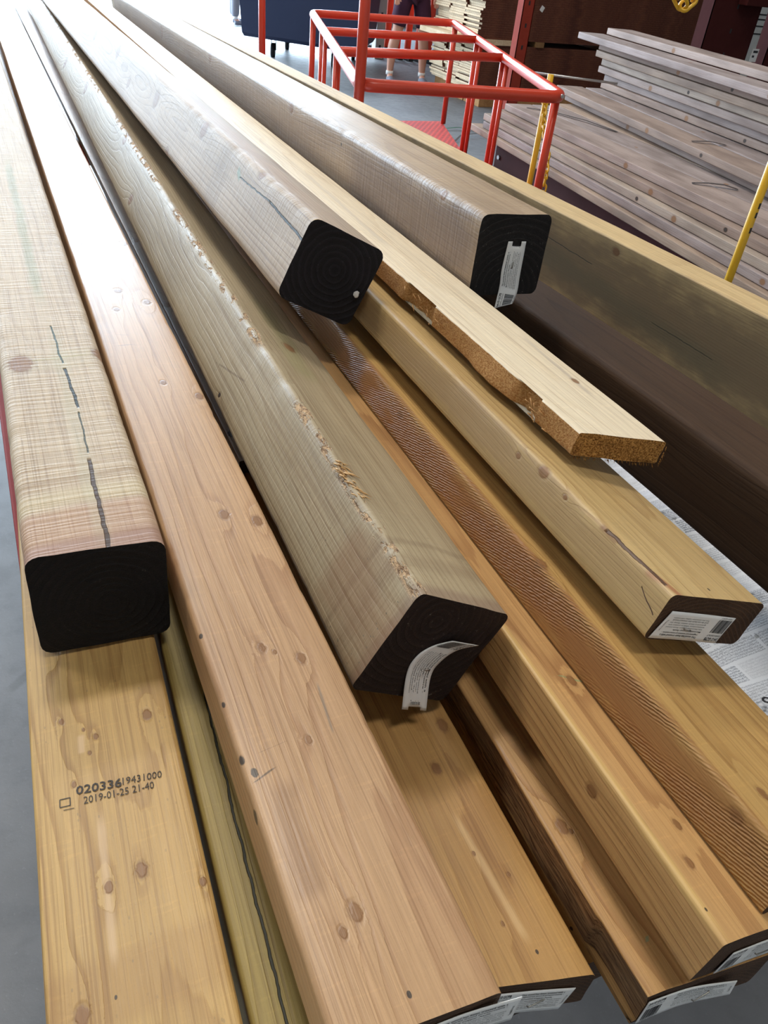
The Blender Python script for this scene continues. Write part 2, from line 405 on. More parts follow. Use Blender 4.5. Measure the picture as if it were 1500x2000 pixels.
def paper_tag(parent, left, right, lifts, items, yfun, label=None, notch=None, nu=28, nv=8):
    """left/right: matching edge points (x,z metres, on the end face) from tag start to tag end; items drawn in (u,v) 0..1"""
    k = len(left)-1
    def catm(P, t):
        t = min(max(t, 0), 1)*k; i = min(int(t), k-1); f = t-i
        g = lambda j: Vector(P[min(max(j, 0), k)])
        p0, p1, p2, p3 = g(i-1), g(i), g(i+1), g(i+2)
        return .5*((2*p1)+(p2-p0)*f+(2*p0-5*p1+4*p2-p3)*f*f+(3*p1-p0-3*p2+p3)*f**3)
    lf = [(l, 0) for l in lifts]
    def mp(u, v, off=0.0):
        a = catm(left, u); b = catm(right, u); p = a*(1-v)+b*v
        y = yfun(p.x)-catm(lf, u).x-off
        return (p.x, y, p.y)
    bm = bmesh.new()
    g = [[bm.verts.new(mp(i/nu, j/nv)) for j in range(nv+1)] for i in range(nu+1)]
    for i in range(nu):
        for j in range(nv):
            if notch and notch(i/nu, (j+.5)/nv): continue
            f = bm.faces.new((g[i][j], g[i+1][j], g[i+1][j+1], g[i][j+1])); f.smooth = True
    bmesh.ops.delete(bm, geom=[v for v in bm.verts if not v.link_faces], context='VERTS')
    r = bmesh.ops.extrude_face_region(bm, geom=list(bm.faces))
    for v in [e for e in r['geom'] if isinstance(e, bmesh.types.BMVert)]: v.co.y += .00035
    bmesh.ops.recalc_face_normals(bm, faces=bm.faces)
    for pts, fs in items:
        vv = [bm.verts.new(mp(p[0], p[1], .00018)) for p in pts]
        for f in fs:
            try: q = bm.faces.new([vv[i] for i in f]); q.material_index = 1
            except ValueError: pass
    me = bpy.data.meshes.new('paper_tag'); bm.to_mesh(me); bm.free()
    o = link('paper_tag', me, [paper, ink], parent)
    if label: o['label'] = label
    return o

def staple(parent, x, z, y, a=0.0, s=.006):
    bm = bmesh.new(); c, n_ = math.cos(a), math.sin(a)
    pts = [(-s, 0), (-s*.9, -.0012), (s*.9, -.0012), (s, 0)]
    add_tube(bm, [(x+p[0]*c, y+p[1]-.0006, z+p[0]*n_) for p in pts], .0005, 6)
    return fin(bm, 'staple', [steel], parent)

def xf(items, fn): return [([fn(*p) for p in pts], fs) for pts, fs in items]
def bars(x0, y0, w, h, seed=1, n=30):
    rnd = random.Random(seed); pts = []; fs = []; x = x0
    unit = w/(n*1.9)
    while x < x0+w-unit:
        b = unit*rnd.choice((1, 1, 2, 3)); g_ = unit*rnd.choice((1, 1, 2))
        i = len(pts); pts += [(x, y0), (x+b, y0), (x+b, y0+h), (x, y0+h)]; fs.append([i, i+1, i+2, i+3]); x += b+g_
    return pts, fs

def tag_print(size_text, seed=1):
    """print laid out on a unit tag, u = reading direction"""
    it = [fit_text(size_text, .03, .80, .22, .13, .02), fit_text('GROUND CONTACT', .03, .69, .22, .06, .01), bars(.04, .12, .21, .50, seed, 26), fit_text('0 98870 16204 5', .05, .03, .19, .06)]
    T = ['This wood has been treated with a', 'registered wood preservative -', 'Micronized Copper Azole', 'Use Micronized Copper Azole treated', 'wood products when in contact with', 'ground or fresh water. Keep dry', 'and do not burn the treated wood.', 'See the consumer safety information']
    y = .84
    for i, s in enumerate(T):
        h = .075 if i < 3 else .055; y -= h+.03
        it.append(fit_text(s, .36+.01*(i % 2), y+.08, min(.50, .0165*len(s)), h, .012 if i < 3 else .0))
    a = fit_text('Treated to last', 0, 0, 1, 1)
    it.append(([(.945-(p[1])*.03, .3+p[0]*.4) for p in a[0]], a[1]))
    return it

# ------------------------------------------------------------------ foreground timber
GREYL = srgb(196, 178, 150); GREYD = srgb(150, 124, 96)
YEL = srgb(208, 172, 112); YELD = srgb(160, 112, 60)
TAN = srgb(200, 160, 114); TAND = srgb(148, 102, 64)
BRN = srgb(168, 124, 82); BRND = srgb(112, 72, 44)
END2 = endmat('sawn_end_brown', (.075, .038, .020), (.16, .085, .045), .0032, (.045, -.07), .6, seed=2)
INKSTAMP = plain('stamp_ink', (.055, .045, .04), .7)

mA = wood('treated_pine_yellow', srgb(206, 170, 108), srgb(150, 108, 58), .0042, (.06,-.11), rough=.42, blot=.3, ring=.6, seed=1, bump=.0004, specks=.3,
    knots=[(.054,.146,0,.0034),(.036,.142,0,.0026),(.073,.253,0,.0032),(.0396,.2456,0,.0017,),(.0328,.2533,0,.001),(.020,.264,0,.0018),(.0236,.2137,0,.0016),(.0166,.0816,0,.0035),(.0347,.234,0,.0012),(.0327,.0845,0,.0008,'k'),(.085,.128,0,.002),(.02,.33,-.004,.004)],
    bands=[(.068,.104,srgb(150,105,60),.5)], stains=[('x',.034,.10,.036,.19,.003,srgb(222,190,150),.6),('x',.03,.235,.031,.25,.003,srgb(222,190,150),.6)])
oA = timber('A', 'lumber_board', 'board', 'yellow flat board at the left with a black printed number and date stamp', .089, .038, 4.9, [mA, END2], seed=1, rough=.0004, rad=.003)

mB = wood('treated_pine_green', srgb(176, 156, 92), srgb(126, 104, 54), .0038, (.1, -.1), rough=.5, blot=.3, ring=.6, seed=3,
    cracks=[('x',.017,.03,.024,.40,.0009,(.03,.03,.015))])
oB = timber('B', 'lumber_board', 'board', 'narrow greenish board edge with a long crack, just right of the stamped yellow board', .038, .089, 2.5, [mB, END2], seed=2, rough=.0003, rad=.003)

mP1 = wood('weathered_post', srgb(202, 182, 154), srgb(164, 134, 106), .0085, (.05, -.05), rough=.6, spec=.32, blot=.25, ring=.35, saw=.65, sawf=300, seed=5, bump=.00028,
    knots=[(.018,.278,0,.011),(.088,.292,-.004,.008)],
    cracks=[('x',.0525,-.001,.0545,.112,.0016,(.075,.038,.02)),('x',.0545,.118,.056,.185,.0007,(.07,.07,.04)),('x',.0565,.19,.0535,.266,.0013,(.02,.02,.015)),('x',.0528,.274,.051,.36,.0009,(.05,.07,.04))],
    stains=[('x',.051,0,.052,.36,.009,srgb(170,168,140),.25),('x',.046,.42,.047,1.0,.009,srgb(130,138,104),.5),('x',.01,.28,.08,.29,.02,srgb(170,165,110),.35),('x',.04,.262,.08,.305,.05,srgb(190,180,145),.25)],
    bands=[(-.01,.048,srgb(176,120,90),.75),(-.01,.012,srgb(130,85,90),.7),(.052,.07,srgb(215,200,150),.5),(.079,.088,srgb(140,105,55),.7),(.100,.104,srgb(150,110,60),.5)])
BLK = endmat('dark_waxed_end', (.004, .0035, .0045), (.012, .010, .012), .006, (.05, -.05), .4, .7, spark=.10, seed=1)
oP1 = timber('P1', 'timber_post', 'post', 'pale ridged post at the far left with a split top and plain black end', .089, .089, 4.9, [mP1, BLK], rad=.009, seed=4, rough=.0008, skew=-.047, yoff=.0027, chips={0: .003, 1: .0015})

CK = [(.050,.385,0,.0042),(.0732,.371,0,.0045),(.037,.238,0,.003),(.044,.232,0,.0016),(.059,.222,0,.0034),(.0423,.160,0,.0022),(.0305,.057,0,.0036),(.021,.050,0,.0022),(.0395,.0144,0,.0012,'k'),(.0756,.58,0,.0045),(.047,.613,0,.0034),
      (.040,.857,0,.005),(.030,.80,0,.004),(.068,.82,0,.005),(.0736,1.03,0,.006),(.018,1.03,0,.004),(.002,.259,0,.0016,'k'),(.0015,.200,0,.0018,'k'),(.001,.159,0,.0026,'k'),(.006,.148,0,.0022,'k'),(.0,.125,-.006,.003,'k'),(.085,.345,0,.002)]
mC = wood('treated_pine_tan', srgb(198, 160, 120), srgb(152, 108, 74), .0046, (.07, -.085), rough=.36, blot=.35, ring=.5, seed=8, knots=CK, bump=.0004,
    stains=[('x',.017,.702,.033,.704,.004,(.07,.075,.09),.75),('x',.018,.730,.033,.728,.0025,(.07,.075,.09),.6),('x',.058,.16,.062,.20,.0015,srgb(120,110,100),.6),('x',.012,.07,.02,.14,.012,srgb(135,100,72),.45),('x',.004,.142,.018,.148,.0022,(.06,.04,.03),.75),('x',.012,.160,.03,.163,.0012,(.12,.06,.03),.7)])
oC = timber('C', 'lumber_board', 'board', 'long tan board with knots and black pitch specks, left of the front middle post', .082, .038, 4.9, [mC, END2], seed=5, rough=.0005, rad=.004, skew=-.043, yoff=.0037, chips={0: .0012, 1: .0012})

mD = wood('treated_pine_amber', srgb(200, 158, 98), srgb(146, 98, 52), .0042, (.07, -.10), rough=.42, blot=.3, ring=.6, seed=12, bump=.0004,
    knots=[(.059,.156,0,.0034),(.080,.189,0,.004),(.051,.044,0,.0012),(.0625,.0226,0,.001,'k'),(.07,.07,0,.0012),(.055,.09,0,.0012)],
    stains=[('x',.060,.03,.055,.12,.004,srgb(224,190,140),.55)])
oD = timber('D', 'lumber_board', 'board', 'amber flat board directly below the tagged front middle post, right of the tan board', .089, .038, 4.9, [mD, END2], seed=6, rough=.0004, rad=.003, skew=-.239, yoff=.0210)

mE = wood('treated_pine_warm', srgb(200, 158, 104), srgb(152, 104, 62), .0036, (.05, -.09), rough=.42, blot=.3, ring=.6, seed=15, bump=.0005,
    knots=[(.012,.104,0,.004),(.016,.099,0,.0015)], stains=[('x',.02,.024,.022,.027,.002,srgb(120,160,130),.6)])
def bark():
    n = NB('torn_wood'); tc = n.n('ShaderNodeTexCoord').outputs['Object']
    a = n.noise(n.scale(tc, (420, 28, 420)), 1.0, 4, .7, 1.0); b = n.noise(n.scale(tc, (30, 9, 30)), 1.0, 3); c = n.noise(n.scale(tc, (1200, 160, 1200)), 1.0, 3)
    col = n.mix(n.step(a, .38, .62), (.16, .07, .03), (.62, .36, .17)); col = n.mix(n.ma('MULTIPLY', n.step(b, .35, .65), .5), col, (.16, .11, .07))
    col = n.mix(n.ma('MULTIPLY', n.step(c, .6, .75), .5), col, (.45, .27, .13))
    return n.out(col, .75, n.ma('ADD', a, n.ma('MULTIPLY', c, .4)), .003, 1.0, spec=.3)
BARK = bark()
def e_disp(y, z):
    q = .006+.0035*noise.noise(Vector((y*6, z*60, 1)))+.0016*noise.noise(Vector((y*25, z*420, 4)))
    if y > .045: q -= .0035
    if y > .135: q *= max(.25, 1-(y-.135)*6)
    return q*min(1, (-z)/.006)
oE = timber('E', 'lumber_board', 'board', 'flat board with a torn dark brown, bark-like left edge', .089, .038, 4.9, [mE, END2, BARK], seed=7, rough=.0004, rad=.003, skew=-.084, leftdisp=e_disp, step=.006)

mF = wood('treated_pine_rosy', srgb(204, 162, 108), srgb(150, 104, 66), .0055, (.02, -.075), rough=.42, blot=.3, ring=.6, seed=18, bump=.0004,
    knots=[(0,.1064,-.0178,.0032),(.0276,.180,0,.0035),(.015,.043,0,.0025),(.0263,.0655,0,.0026),(.0033,.018,0,.0008,'k')],
    stains=[('x',.020,.186,.036,.178,.003,srgb(140,165,120),.7),('x',.002,.0,.003,.3,.0035,srgb(224,190,120),.6)])
oF = timber('F', 'lumber_board', 'board', 'tilted board with plain brown face and pale yellow top, right of the tagged maroon-ended post', .089, .038, 4.9, [mF, END2], seed=8, rough=.0004, rad=.003)

mG = wood('treated_fir_ribbed', srgb(198, 160, 100), srgb(150, 106, 58), .0036, (.03, -.12), rough=.42, blot=.28, ring=.55, seed=21, spec=.28, bump=.0004, ribs=1.0,
    knots=[(0,.0405,-.0083,.0032),(0,.5034,-.012,.0034),(.004,.2555,-.002,.0042),(.0227,.0455,0,.003)],
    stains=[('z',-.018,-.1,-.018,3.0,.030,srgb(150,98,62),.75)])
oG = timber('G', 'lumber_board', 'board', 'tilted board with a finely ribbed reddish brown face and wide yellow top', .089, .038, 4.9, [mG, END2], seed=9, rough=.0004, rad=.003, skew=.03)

mH = wood('treated_pine_pale', srgb(204, 174, 120), srgb(160, 122, 74), .0034, (.06, -.12), rough=.42, blot=.25, ring=.5, seed=24, bump=.0004,
    knots=[(0,.1517,-.004,.0042),(0,.185,-.010,.0022),(.042,.0084,0,.001,'k'),(-.001,.12,-.006,.002)],
    cracks=[('x',.0035,.012,.0015,.075,.0011,(.10,.045,.02)),('z',-.021,.006,-.012,.025,.0005,(.1,.05,.03))],
    stains=[('x',.007,.0,.001,.03,.003,srgb(160,100,66),.8),('z',-.018,-.1,-.018,3.,.026,srgb(166,136,98),.7),('x',.002,.06,.001,.08,.003,srgb(120,76,40),.7)])
oH = timber('H', 'lumber_board', 'board', 'tilted board with a big white bar code tag, lying on the ribbed board', .089, .038, 4.5, [mH, END2], seed=10, rough=.0005, rad=.005, skew=-.098, yoff=.0029, chips={0: .0015})

mI = wood('raw_sawn_wood', srgb(236, 220, 192), srgb(214, 188, 150), .004, (.05, -.1), rough=.6, blot=.15, ring=.35, seed=27, bump=.0004,
    knots=[(.060,.101,0,.0035)], stains=[('x',.058,.07,.064,.20,.004,srgb(180,165,150),.5),('x',.03,.45,.04,.8,.006,srgb(190,176,160),.4)])
def raw_edge(name, a, b):
    n = NB(name); tc = n.n('ShaderNodeTexCoord').outputs['Object']
    g = n.noise(n.scale(tc, (700, 420, 700)), 1.0, 4, .7); c = n.noise(n.scale(tc, (60, 30, 60)), 1.0, 3)
    col = n.mix(n.step(g, .36, .64), a, b); col = n.mix(n.ma('MULTIPLY', n.step(c, .55, .75), .4), col, (.25, .12, .05))
    return n.out(col, .85, g, .0022, 1.0, spec=.2)
RAWSIDE = raw_edge('rough_orange_edge', srgb(176, 120, 66), srgb(214, 168, 110)); RAWEND = raw_edge('fuzzy_sawn_end', srgb(120, 72, 28), srgb(222, 166, 92))
def i_disp(y, z):
    q = .001*noise.noise(Vector((y*60, z*200, 1)))
    d = min(1, max(0, (-z-.004)/.014))
    q -= .006*max(0, noise.noise(Vector((y*11, 0, 9)))+.15)*d
    for (a, b, dp) in ((.055, .092, .010), (.262, .33, .012)):
        if a < y < b: q += dp*min(1, (y-a)/.006, (b-y)/.006)*(.6+.4*noise.noise(Vector((y*120, z*90, 2))))
    return q
oI = timber('I', 'lumber_board', 'board', 'pale untreated rough-sawn board with a chipped splintered orange edge', .076, .021, 4.2, [mI, RAWEND, RAWSIDE], seed=11, rough=.0006, rad=.002, skew=-.244, yoff=.0135, leftdisp=i_disp, step=.005, endrough=.002)

mJ = wood('weathered_post_wavy', srgb(186, 164, 138), srgb(132, 104, 80), .0075, (-.01, -.03), rough=.58, spec=.35, blot=.3, ring=.6, saw=.35, sawf=200, seed=31, bump=.0003,
    knots=[(0,.47,-.014,.010),(0,.79,-.034,.012),(.0,.195,-.004,.006),(.0,.61,-.082,.006),(0,1.25,-.02,.012),(0,1.05,-.05,.009),(.0,1.6,-.03,.012)],
    cracks=[('z',-.0265,-.001,-.0215,.14,.0016,(.02,.018,.015)),('z',-.021,.13,-.026,.26,.001,(.03,.03,.02))],
    stains=[('z',-.028,.255,-.02,.275,.006,srgb(120,150,130),.7),('x',.006,.0,.005,.022,.007,srgb(214,170,80),.95),('x',.03,.02,.03,3.0,.04,srgb(186,150,124),.4)],
    bands=[(.30,.36,srgb(120,100,84),.4)])
BLK2 = endmat('dark_ringed_end', (.008, .007, .010), (.022, .020, .027), .0068, (.046, -.040), .7, .7, spark=.14, seed=9)
oJ = timber('J', 'timber_post', 'post', 'upper middle post turned on its corner, black end with growth rings and no tag', .089, .089, 4.5, [mJ, BLK2], rad=.010, seed=12, rough=.0008, skew=-.10, yoff=.020, chips={0: .002, 2: .003})

mP3 = wood('weathered_post_grey', srgb(184, 168, 138), srgb(140, 116, 86), .006, (.09, .02), rough=.52, spec=.4, blot=.35, ring=.5, saw=.15, seed=34, chip=1.0, bump=.0005, specks=.6,
    knots=[(.043,.4067,0,.007),(0,1.08,-.064,.008),(0,.4086,-.078,.0022,'d'),(0,1.3,-.01,.010),(0,1.91,-.03,.012),(0,2.4,-.05,.012),(.002,.605,-.094,.006,'k')],
    stains=[('x',.040,.33,.05,.55,.02,srgb(140,140,90),.35),('z',-.04,.37,-.06,.45,.0018,srgb(110,90,70),.6),('z',-.05,-.01,-.045,.10,.05,srgb(140,104,74),.5)],
    bands=[(-.02,.010,srgb(110,74,74),.8),(.030,.045,srgb(120,95,75),.45),(.058,.064,srgb(110,88,70),.5)])
MRN = endmat('dark_maroon_end', (.016, .008, .0075), (.045, .025, .020), .006, (.03, -.02), .5, .65, spark=.5, seed=4)
oP3 = timber('P3', 'timber_post', 'post', 'middle front post turned on its corner, dark maroon end with a curled white tag', .089, .089, 4.6, [mP3, MRN], rad=.006, seed=13, rough=.0008, yoff=.0014, chips={0: .0035, 1: .0012, 3: .001})

mK = wood('weathered_post_brown', srgb(178, 152, 120), srgb(130, 102, 78), .0065, (.04, -.12), rough=.5, blot=.45, ring=.35, saw=.28, sawf=220, seed=37, bump=.0005,
    knots=[(0.0,.103,-.004,.006),(0,.712,-.012,.008),(0,1.39,-.012,.011),(0,2.1,-.03,.012),(0,.45,-.02,.002,'k')],
    stains=[('z',-.045,.0,-.045,.42,.06,srgb(104,84,78),.6),('z',-.05,.4,-.04,3.,.07,srgb(146,122,108),.4),('x',.0,.095,.001,.112,.006,srgb(70,90,100),.8)])
BLK3 = endmat('dark_speckled_end', (.009, .0075, .008), (.03, .024, .022), .0075, (.05, -.085), .5, .65, spark=.55, seed=7)
oK = timber('K', 'timber_post', 'post', 'level brown post at the upper right, black speckled end with a narrow white tag', .089, .089, 3.35, [mK, BLK3], rad=.008, seed=14, rough=.0007, yoff=.0063, chips={0: .002})

mL = wood('wide_plank_grey', srgb(212, 184, 134), srgb(170, 136, 92), .0042, (.02, -.22), rough=.6, blot=.4, ring=.4, seed=40, bump=.0004,
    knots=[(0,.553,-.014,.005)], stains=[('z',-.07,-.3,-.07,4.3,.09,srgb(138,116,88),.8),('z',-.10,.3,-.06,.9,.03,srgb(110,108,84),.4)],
    cracks=[('z',-.05,.60,-.045,.72,.0006,(.05,.05,.03)),('z',-.085,.34,-.082,.46,.0005,(.05,.05,.03))])
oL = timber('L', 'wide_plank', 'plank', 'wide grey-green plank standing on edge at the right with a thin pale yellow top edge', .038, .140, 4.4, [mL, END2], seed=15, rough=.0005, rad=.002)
mM = wood('plank_under_brown', srgb(150, 118, 78), srgb(104, 76, 46), .004, (.02, -.2), rough=.6, blot=.4, ring=.4, seed=43, knots=[(0,.5,-.04,.004)])
oM = timber('M', 'wide_plank', 'plank', 'brown plank standing on edge directly below the wide grey-green plank', .038, .089, 4.4, [mM, END2], seed=16, rough=.0004, rad=.003)
mN = wood('dark_brown_post', srgb(74, 54, 38), srgb(44, 32, 24), .005, (.04, -.05), rough=.7, spec=.2, blot=.4, ring=.4, seed=46)  # very dark brown grain tones over the whole post
oN = timber('N', 'timber_post', 'post', 'dark brown post lying below the wide plank and the tagged upper right post', .089, .089, 2.15, [mN, MRN], rad=.009, seed=17, rough=.0006, chips={0: .001})
mQ = wood('thin_strip_rosy', srgb(180, 152, 124), srgb(128, 96, 70), .004, (.02, -.05), rough=.45, blot=.4, ring=.4, seed=49, knots=[(.008,.055,0,.006,'k'),(.006,.42,0,.006),(.008,.70,0,.006)])
oQ = timber('Q', 'wooden_lath', 'lath', 'thin brown lath in the gap between the long tan board and the middle post', .055, .016, 4.2, [mQ, END2], seed=18, rough=.0004, rad=.002)

oR = timber('R', 'lumber_board', 'board', 'shadowed lower layer board seen in the gap beside the torn bark-edged board', .089, .037, 4.3, [mD, END2], seed=31, rough=.0004, rad=.003)
oS = timber('S', 'lumber_board', 'board', 'shadowed lower layer board under the stamped yellow board', .064, .038, 4.3, [mA, END2], seed=32, rough=.0004, rad=.003)
# splinters on the middle post's arris
SPL = plain('pale_splinter', srgb(206, 164, 108), .7)
rnd = random.Random(3); bm = bmesh.new()
for i in range(46):
    y0 = rnd.uniform(.115, .165); x0 = rnd.uniform(-.002, .007); a = rnd.uniform(-.5, .5); l = rnd.uniform(.004, .013); z0 = -.0015 if x0 > .002 else -.003
    p = Vector((x0, y0, z0)); d = Vector((math.sin(a)+.4, -math.cos(a), rnd.uniform(.05, .45))).normalized()
    add_tube(bm, [p, p+d*l*.5+Vector((0, 0, .0006)), p+d*l], [.0006, .0005, .0001], 4)
o = fin(bm, 'splinters', [SPL], oP3); o['kind'] = 'stuff'
bm = bmesh.new()
for i in range(34):
    y0 = rnd.choice((rnd.uniform(.05, .09), rnd.uniform(.25, .34))); p = Vector((rnd.uniform(-.004, .004), y0, rnd.uniform(-.02, -.004)))
    d = Vector((rnd.uniform(-.6, .4), -1, rnd.uniform(-.3, .3))).normalized(); l = rnd.uniform(.005, .018)
    add_tube(bm, [p, p+d*l], [.0008, .0002], 4)
o = fin(bm, 'splinters', [RAWSIDE], oI); o['kind'] = 'stuff'
# fuzzy saw whiskers round the raw board's end
bm = bmesh.new()
for i in range(90):
    x = rnd.uniform(.0, .079); z = -.022 if rnd.random() < .75 else rnd.uniform(-.022, -.004); x = .079 if z > -.022 else x
    p = Vector((x, .0135-.244*x+.001, z)); d = Vector((rnd.uniform(-.4, .4), -.5, -.8)).normalized()
    add_tube(bm, [p, p+d*rnd.uniform(.001, .0035)], [.00035, .0001], 3)
o = fin(bm, 'saw_whiskers', [RAWEND], oI); o['kind'] = 'stuff'

# ink stamp on the yellow board
items = []
def stamp(body, x0, y0, w, h, bold, ang):
    pts, fs = fit_text(body, 0, 0, w, h, bold); c, s = math.cos(ang), math.sin(ang)
    return [(x0+p[0]*c-p[1]*s, y0+p[0]*s+p[1]*c) for p in pts], fs
items += [stamp('020336', .0242, .2056, .0265, .0062, .015, -.10), stamp('19431000', .0512, .2040, .0235, .0050, .0, -.10), stamp('2019-01-25 21-40', .0280, .1980, .0410, .0050, .0, -.06)]
bm = bmesh.new()
def quad2(a, b, w):
    a = Vector(a); b = Vector(b); n_ = Vector((-(b-a).y, (b-a).x)).normalized()*w
    vs = [bm.verts.new((p.x, p.y, .0005)) for p in (a-n_, b-n_, b+n_, a+n_)]; bm.faces.new(vs)
for pts, fs in items:
    vv = [bm.verts.new((p[0], p[1], .0005)) for p in pts]
    for f in fs:
        try: bm.faces.new([vv[i] for i in f])
        except ValueError: pass
S = [(.0147, .2000), (.0205, .1997), (.0208, .2050), (.0150, .2053)]
for i in range(4): quad2(S[i], S[(i+1) % 4], .00028)
quad2((.0165, .1975), (.0225, .1971), .0002)
o = fin(bm, 'ink_stamp', [INKSTAMP], oA); o['label'] = 'black printed number and date stamp'
for p in o.data.polygons: p.flip() if p.normal.z < 0 else None

mm = lambda L: [(a/1000, b/1000) for a, b in L]
# middle post tag: starts at the top (curled), hangs down past the lower edge; print reads downwards, glyph tops to the right
it = xf(tag_print('4x4-12 GCPB', 4), lambda a, b: (a, b))
def notchA(u, v): return u > .955 and .28 < v < .72
t = paper_tag(oP3, mm([(49.8,-29.2),(40,-39),(34,-50.6),(36.2,-66.9),(49.9,-96.3)]), mm([(76,-28.6),(63.9,-38.6),(58,-51.4),(59.1,-66.3),(72.9,-94.9)]), [.0045,.0015,.0008,.001,.006], it, lambda x: .0014, 'smudged curled white paper tag with a notch', notchA)
staple(t, .048, -.060, .0, .2, .0035)
# upper right post tag: print reads upwards, tops to the left
it = tag_print('4x4-10 GCPB', 6); it = xf(it, lambda a, b: (1-a, 1-b))
def notchB(u, v): return u < .05 and .3 < v < .7
t = paper_tag(oK, mm([(37.6,-28.5),(36.9,-59.1),(38.3,-79.7),(34,-103)]), mm([(60.5,-28.5),(62.5,-65.3),(63.5,-86.2),(57,-98.3)]), [.002,.0008,.001,.006], xf(it, lambda a, b: (a, 1-b if False else b)), lambda x: .0063, 'narrow white paper tag hanging below the post end', notchB)
staple(t, .049, -.055, .0055, 1.4, .0035)
# board H: big square tag
def sq(parent, q, items, yf, label, lifts=(.0012, .0010, .0016), seed=0):
    a, b, c, d = [Vector(p)/1000 for p in q]      # start-top, end-top, end-bottom, start-bottom ; u runs start -> end, v from bottom to top
    L = [tuple(d), tuple((d+c)/2), tuple(c)]; Rr = [tuple(a), tuple((a+b)/2), tuple(b)]
    return paper_tag(parent, L, Rr, list(lifts), items, yf, label)
itH = xf(tag_print('2x4-12 GCPB', 8), lambda a, b: (1-a*.98-.01, b))
def mirror_fix(items):    # rotate the print half a turn instead of mirroring it
    return items
itH = xf(tag_print('2x4-12 GCPB', 8), lambda a, b: (1-a, 1-b))
t = sq(oH, [(8.2,-12.5),(68.2,-13.5),(66.1,-36.9),(3.0,-36.0)], itH, lambda x: .0029-.098*x, 'large white tag with bar code, stapled across the end')
staple(t, .031, -.0265, .0029-.098*.031-.001, -.2, .004)
itF = tag_print('2x4-12 GCPB', 9)
t = sq(oF, [(17.4,-14.5),(80,-14.5),(80,-36),(17.9,-36)], itF, lambda x: 0.0, 'white tag wrapping the board end'); staple(t, .05, -.025, -.001, .1)
itE = tag_print('2x4-10 GCPB', 10)
t = sq(oE, [(3.7,-5.5),(62,-8.5),(66,-30),(4.8,-36.5)], itE, lambda x: .0001-.084*x, 'white tag across the board end', (.0015, .0012, .005)); staple(t, .042, -.019, -.0055, .3)
itD = tag_print('2x4-10 GCPB', 11)
t = sq(oD, [(30,-7.3),(79,-12),(75,-41),(30,-38.5)], itD, lambda x: .021-.239*x, 'white tag stapled across the board end'); staple(t, .057, -.024, .0075-.001, .1)
itC = tag_print('2x4-12 GCPB', 12)
t = sq(oC, [(30,-8),(91,-4.5),(92,-31),(30,-34)], itC, lambda x: .0037-.043*x, 'white tag on the board end', (.001, .0012, .004))
# a dab of white resin on the upper middle post
bm = bmesh.new(); bmesh.ops.create_icosphere(bm, subdivisions=3, radius=.0035)
for v in bm.verts: v.co *= 1+.4*noise.noise(v.co*400); v.co.y *= .4
bmesh.ops.translate(bm, vec=(.079, .0095, -.052), verts=bm.verts); fin(bm, 'resin_blob', [plain('white_resin', (.75, .75, .73), .4)], oJ, smooth=True)

# ------------------------------------------------------------------ room shell
def concrete(name, base):
    n = NB(name); tc = n.n('ShaderNodeTexCoord').outputs['Object']
    a = n.noise(tc, 1.3, 5, .6); b = n.noise(tc, 14, 5, .65); c = n.noise(tc, 120, 3, .7)
    col = n.mix(n.step(a, .3, .7), tuple(k*.75 for k in base), tuple(k*1.2 for k in base))
    col = n.mix(n.ma('MULTIPLY', n.step(b, .45, .7), .35), col, tuple(k*.6 for k in base))
    col = n.mix(n.ma('MULTIPLY', n.step(c, .6, .72), .3), col, tuple(k*1.6 for k in base))
    v = n.n('ShaderNodeTexVoronoi', feature='DISTANCE_TO_EDGE'); n.L.new(n.scale(tc, (.45, .45, .45)), v.inputs['Vector']); v.inputs['Scale'].default_value = 1
    ck = n.ma('MULTIPLY', n.step(v.outputs['Distance'], .006, .002), n.step(a, .5, .6))
    col = n.mix(n.ma('MULTIPLY', ck, .6), col, (.05, .05, .05))
    return n.out(col, n.ma('ADD', .33, n.ma('MULTIPLY', b, .35)), c, .0006, .5)
FLOOR = concrete('polished_concrete', (.17, .175, .185))
def struct(name, lo, hi, m):
    o = boxobj(name, lo, hi, m); o['kind'] = 'structure'; return o
X0, X1, Y0, Y1, ZC = -7.5, 15.0, -5.0, 15.5, 7.5
struct('floor', (X0, Y0, -.1), (X1, Y1, 0), FLOOR)
PAV = concrete('outdoor_paving', (.36, .36, .36))
o = boxobj('ground_outside', (-40, Y1, -.12), (60, 70, -.02), PAV); o['kind'] = 'structure'
WALLM = plain('painted_block_wall', (.42, .40, .37), .8, sc=8)
CEIL = plain('dark_steel_ceiling', (.16, .16, .16), .8, sc=6)
struct('wall_left', (X0-.2, Y0, 0), (X0, Y1, ZC), WALLM)
struct('wall_right', (X1, Y0, 0), (X1+.2, Y1, ZC), WALLM)
struct('wall_front', (X0, Y0-.2, 0), (X1, Y0, ZC), WALLM)
struct('ceiling', (X0, Y0, ZC), (X1, Y1, ZC+.2), CEIL)
DX0, DX1, DZ = -6.5, 6.6, 6.0
bm = bmesh.new()
add_box(bm, (X0, Y1, 0), (DX0, Y1+.25, ZC)); add_box(bm, (DX1, Y1, 0), (X1, Y1+.25, ZC)); add_box(bm, (DX0, Y1, DZ), (DX1, Y1+.25, ZC))
o = fin(bm, 'wall_back', [WALLM]); o['kind'] = 'structure'

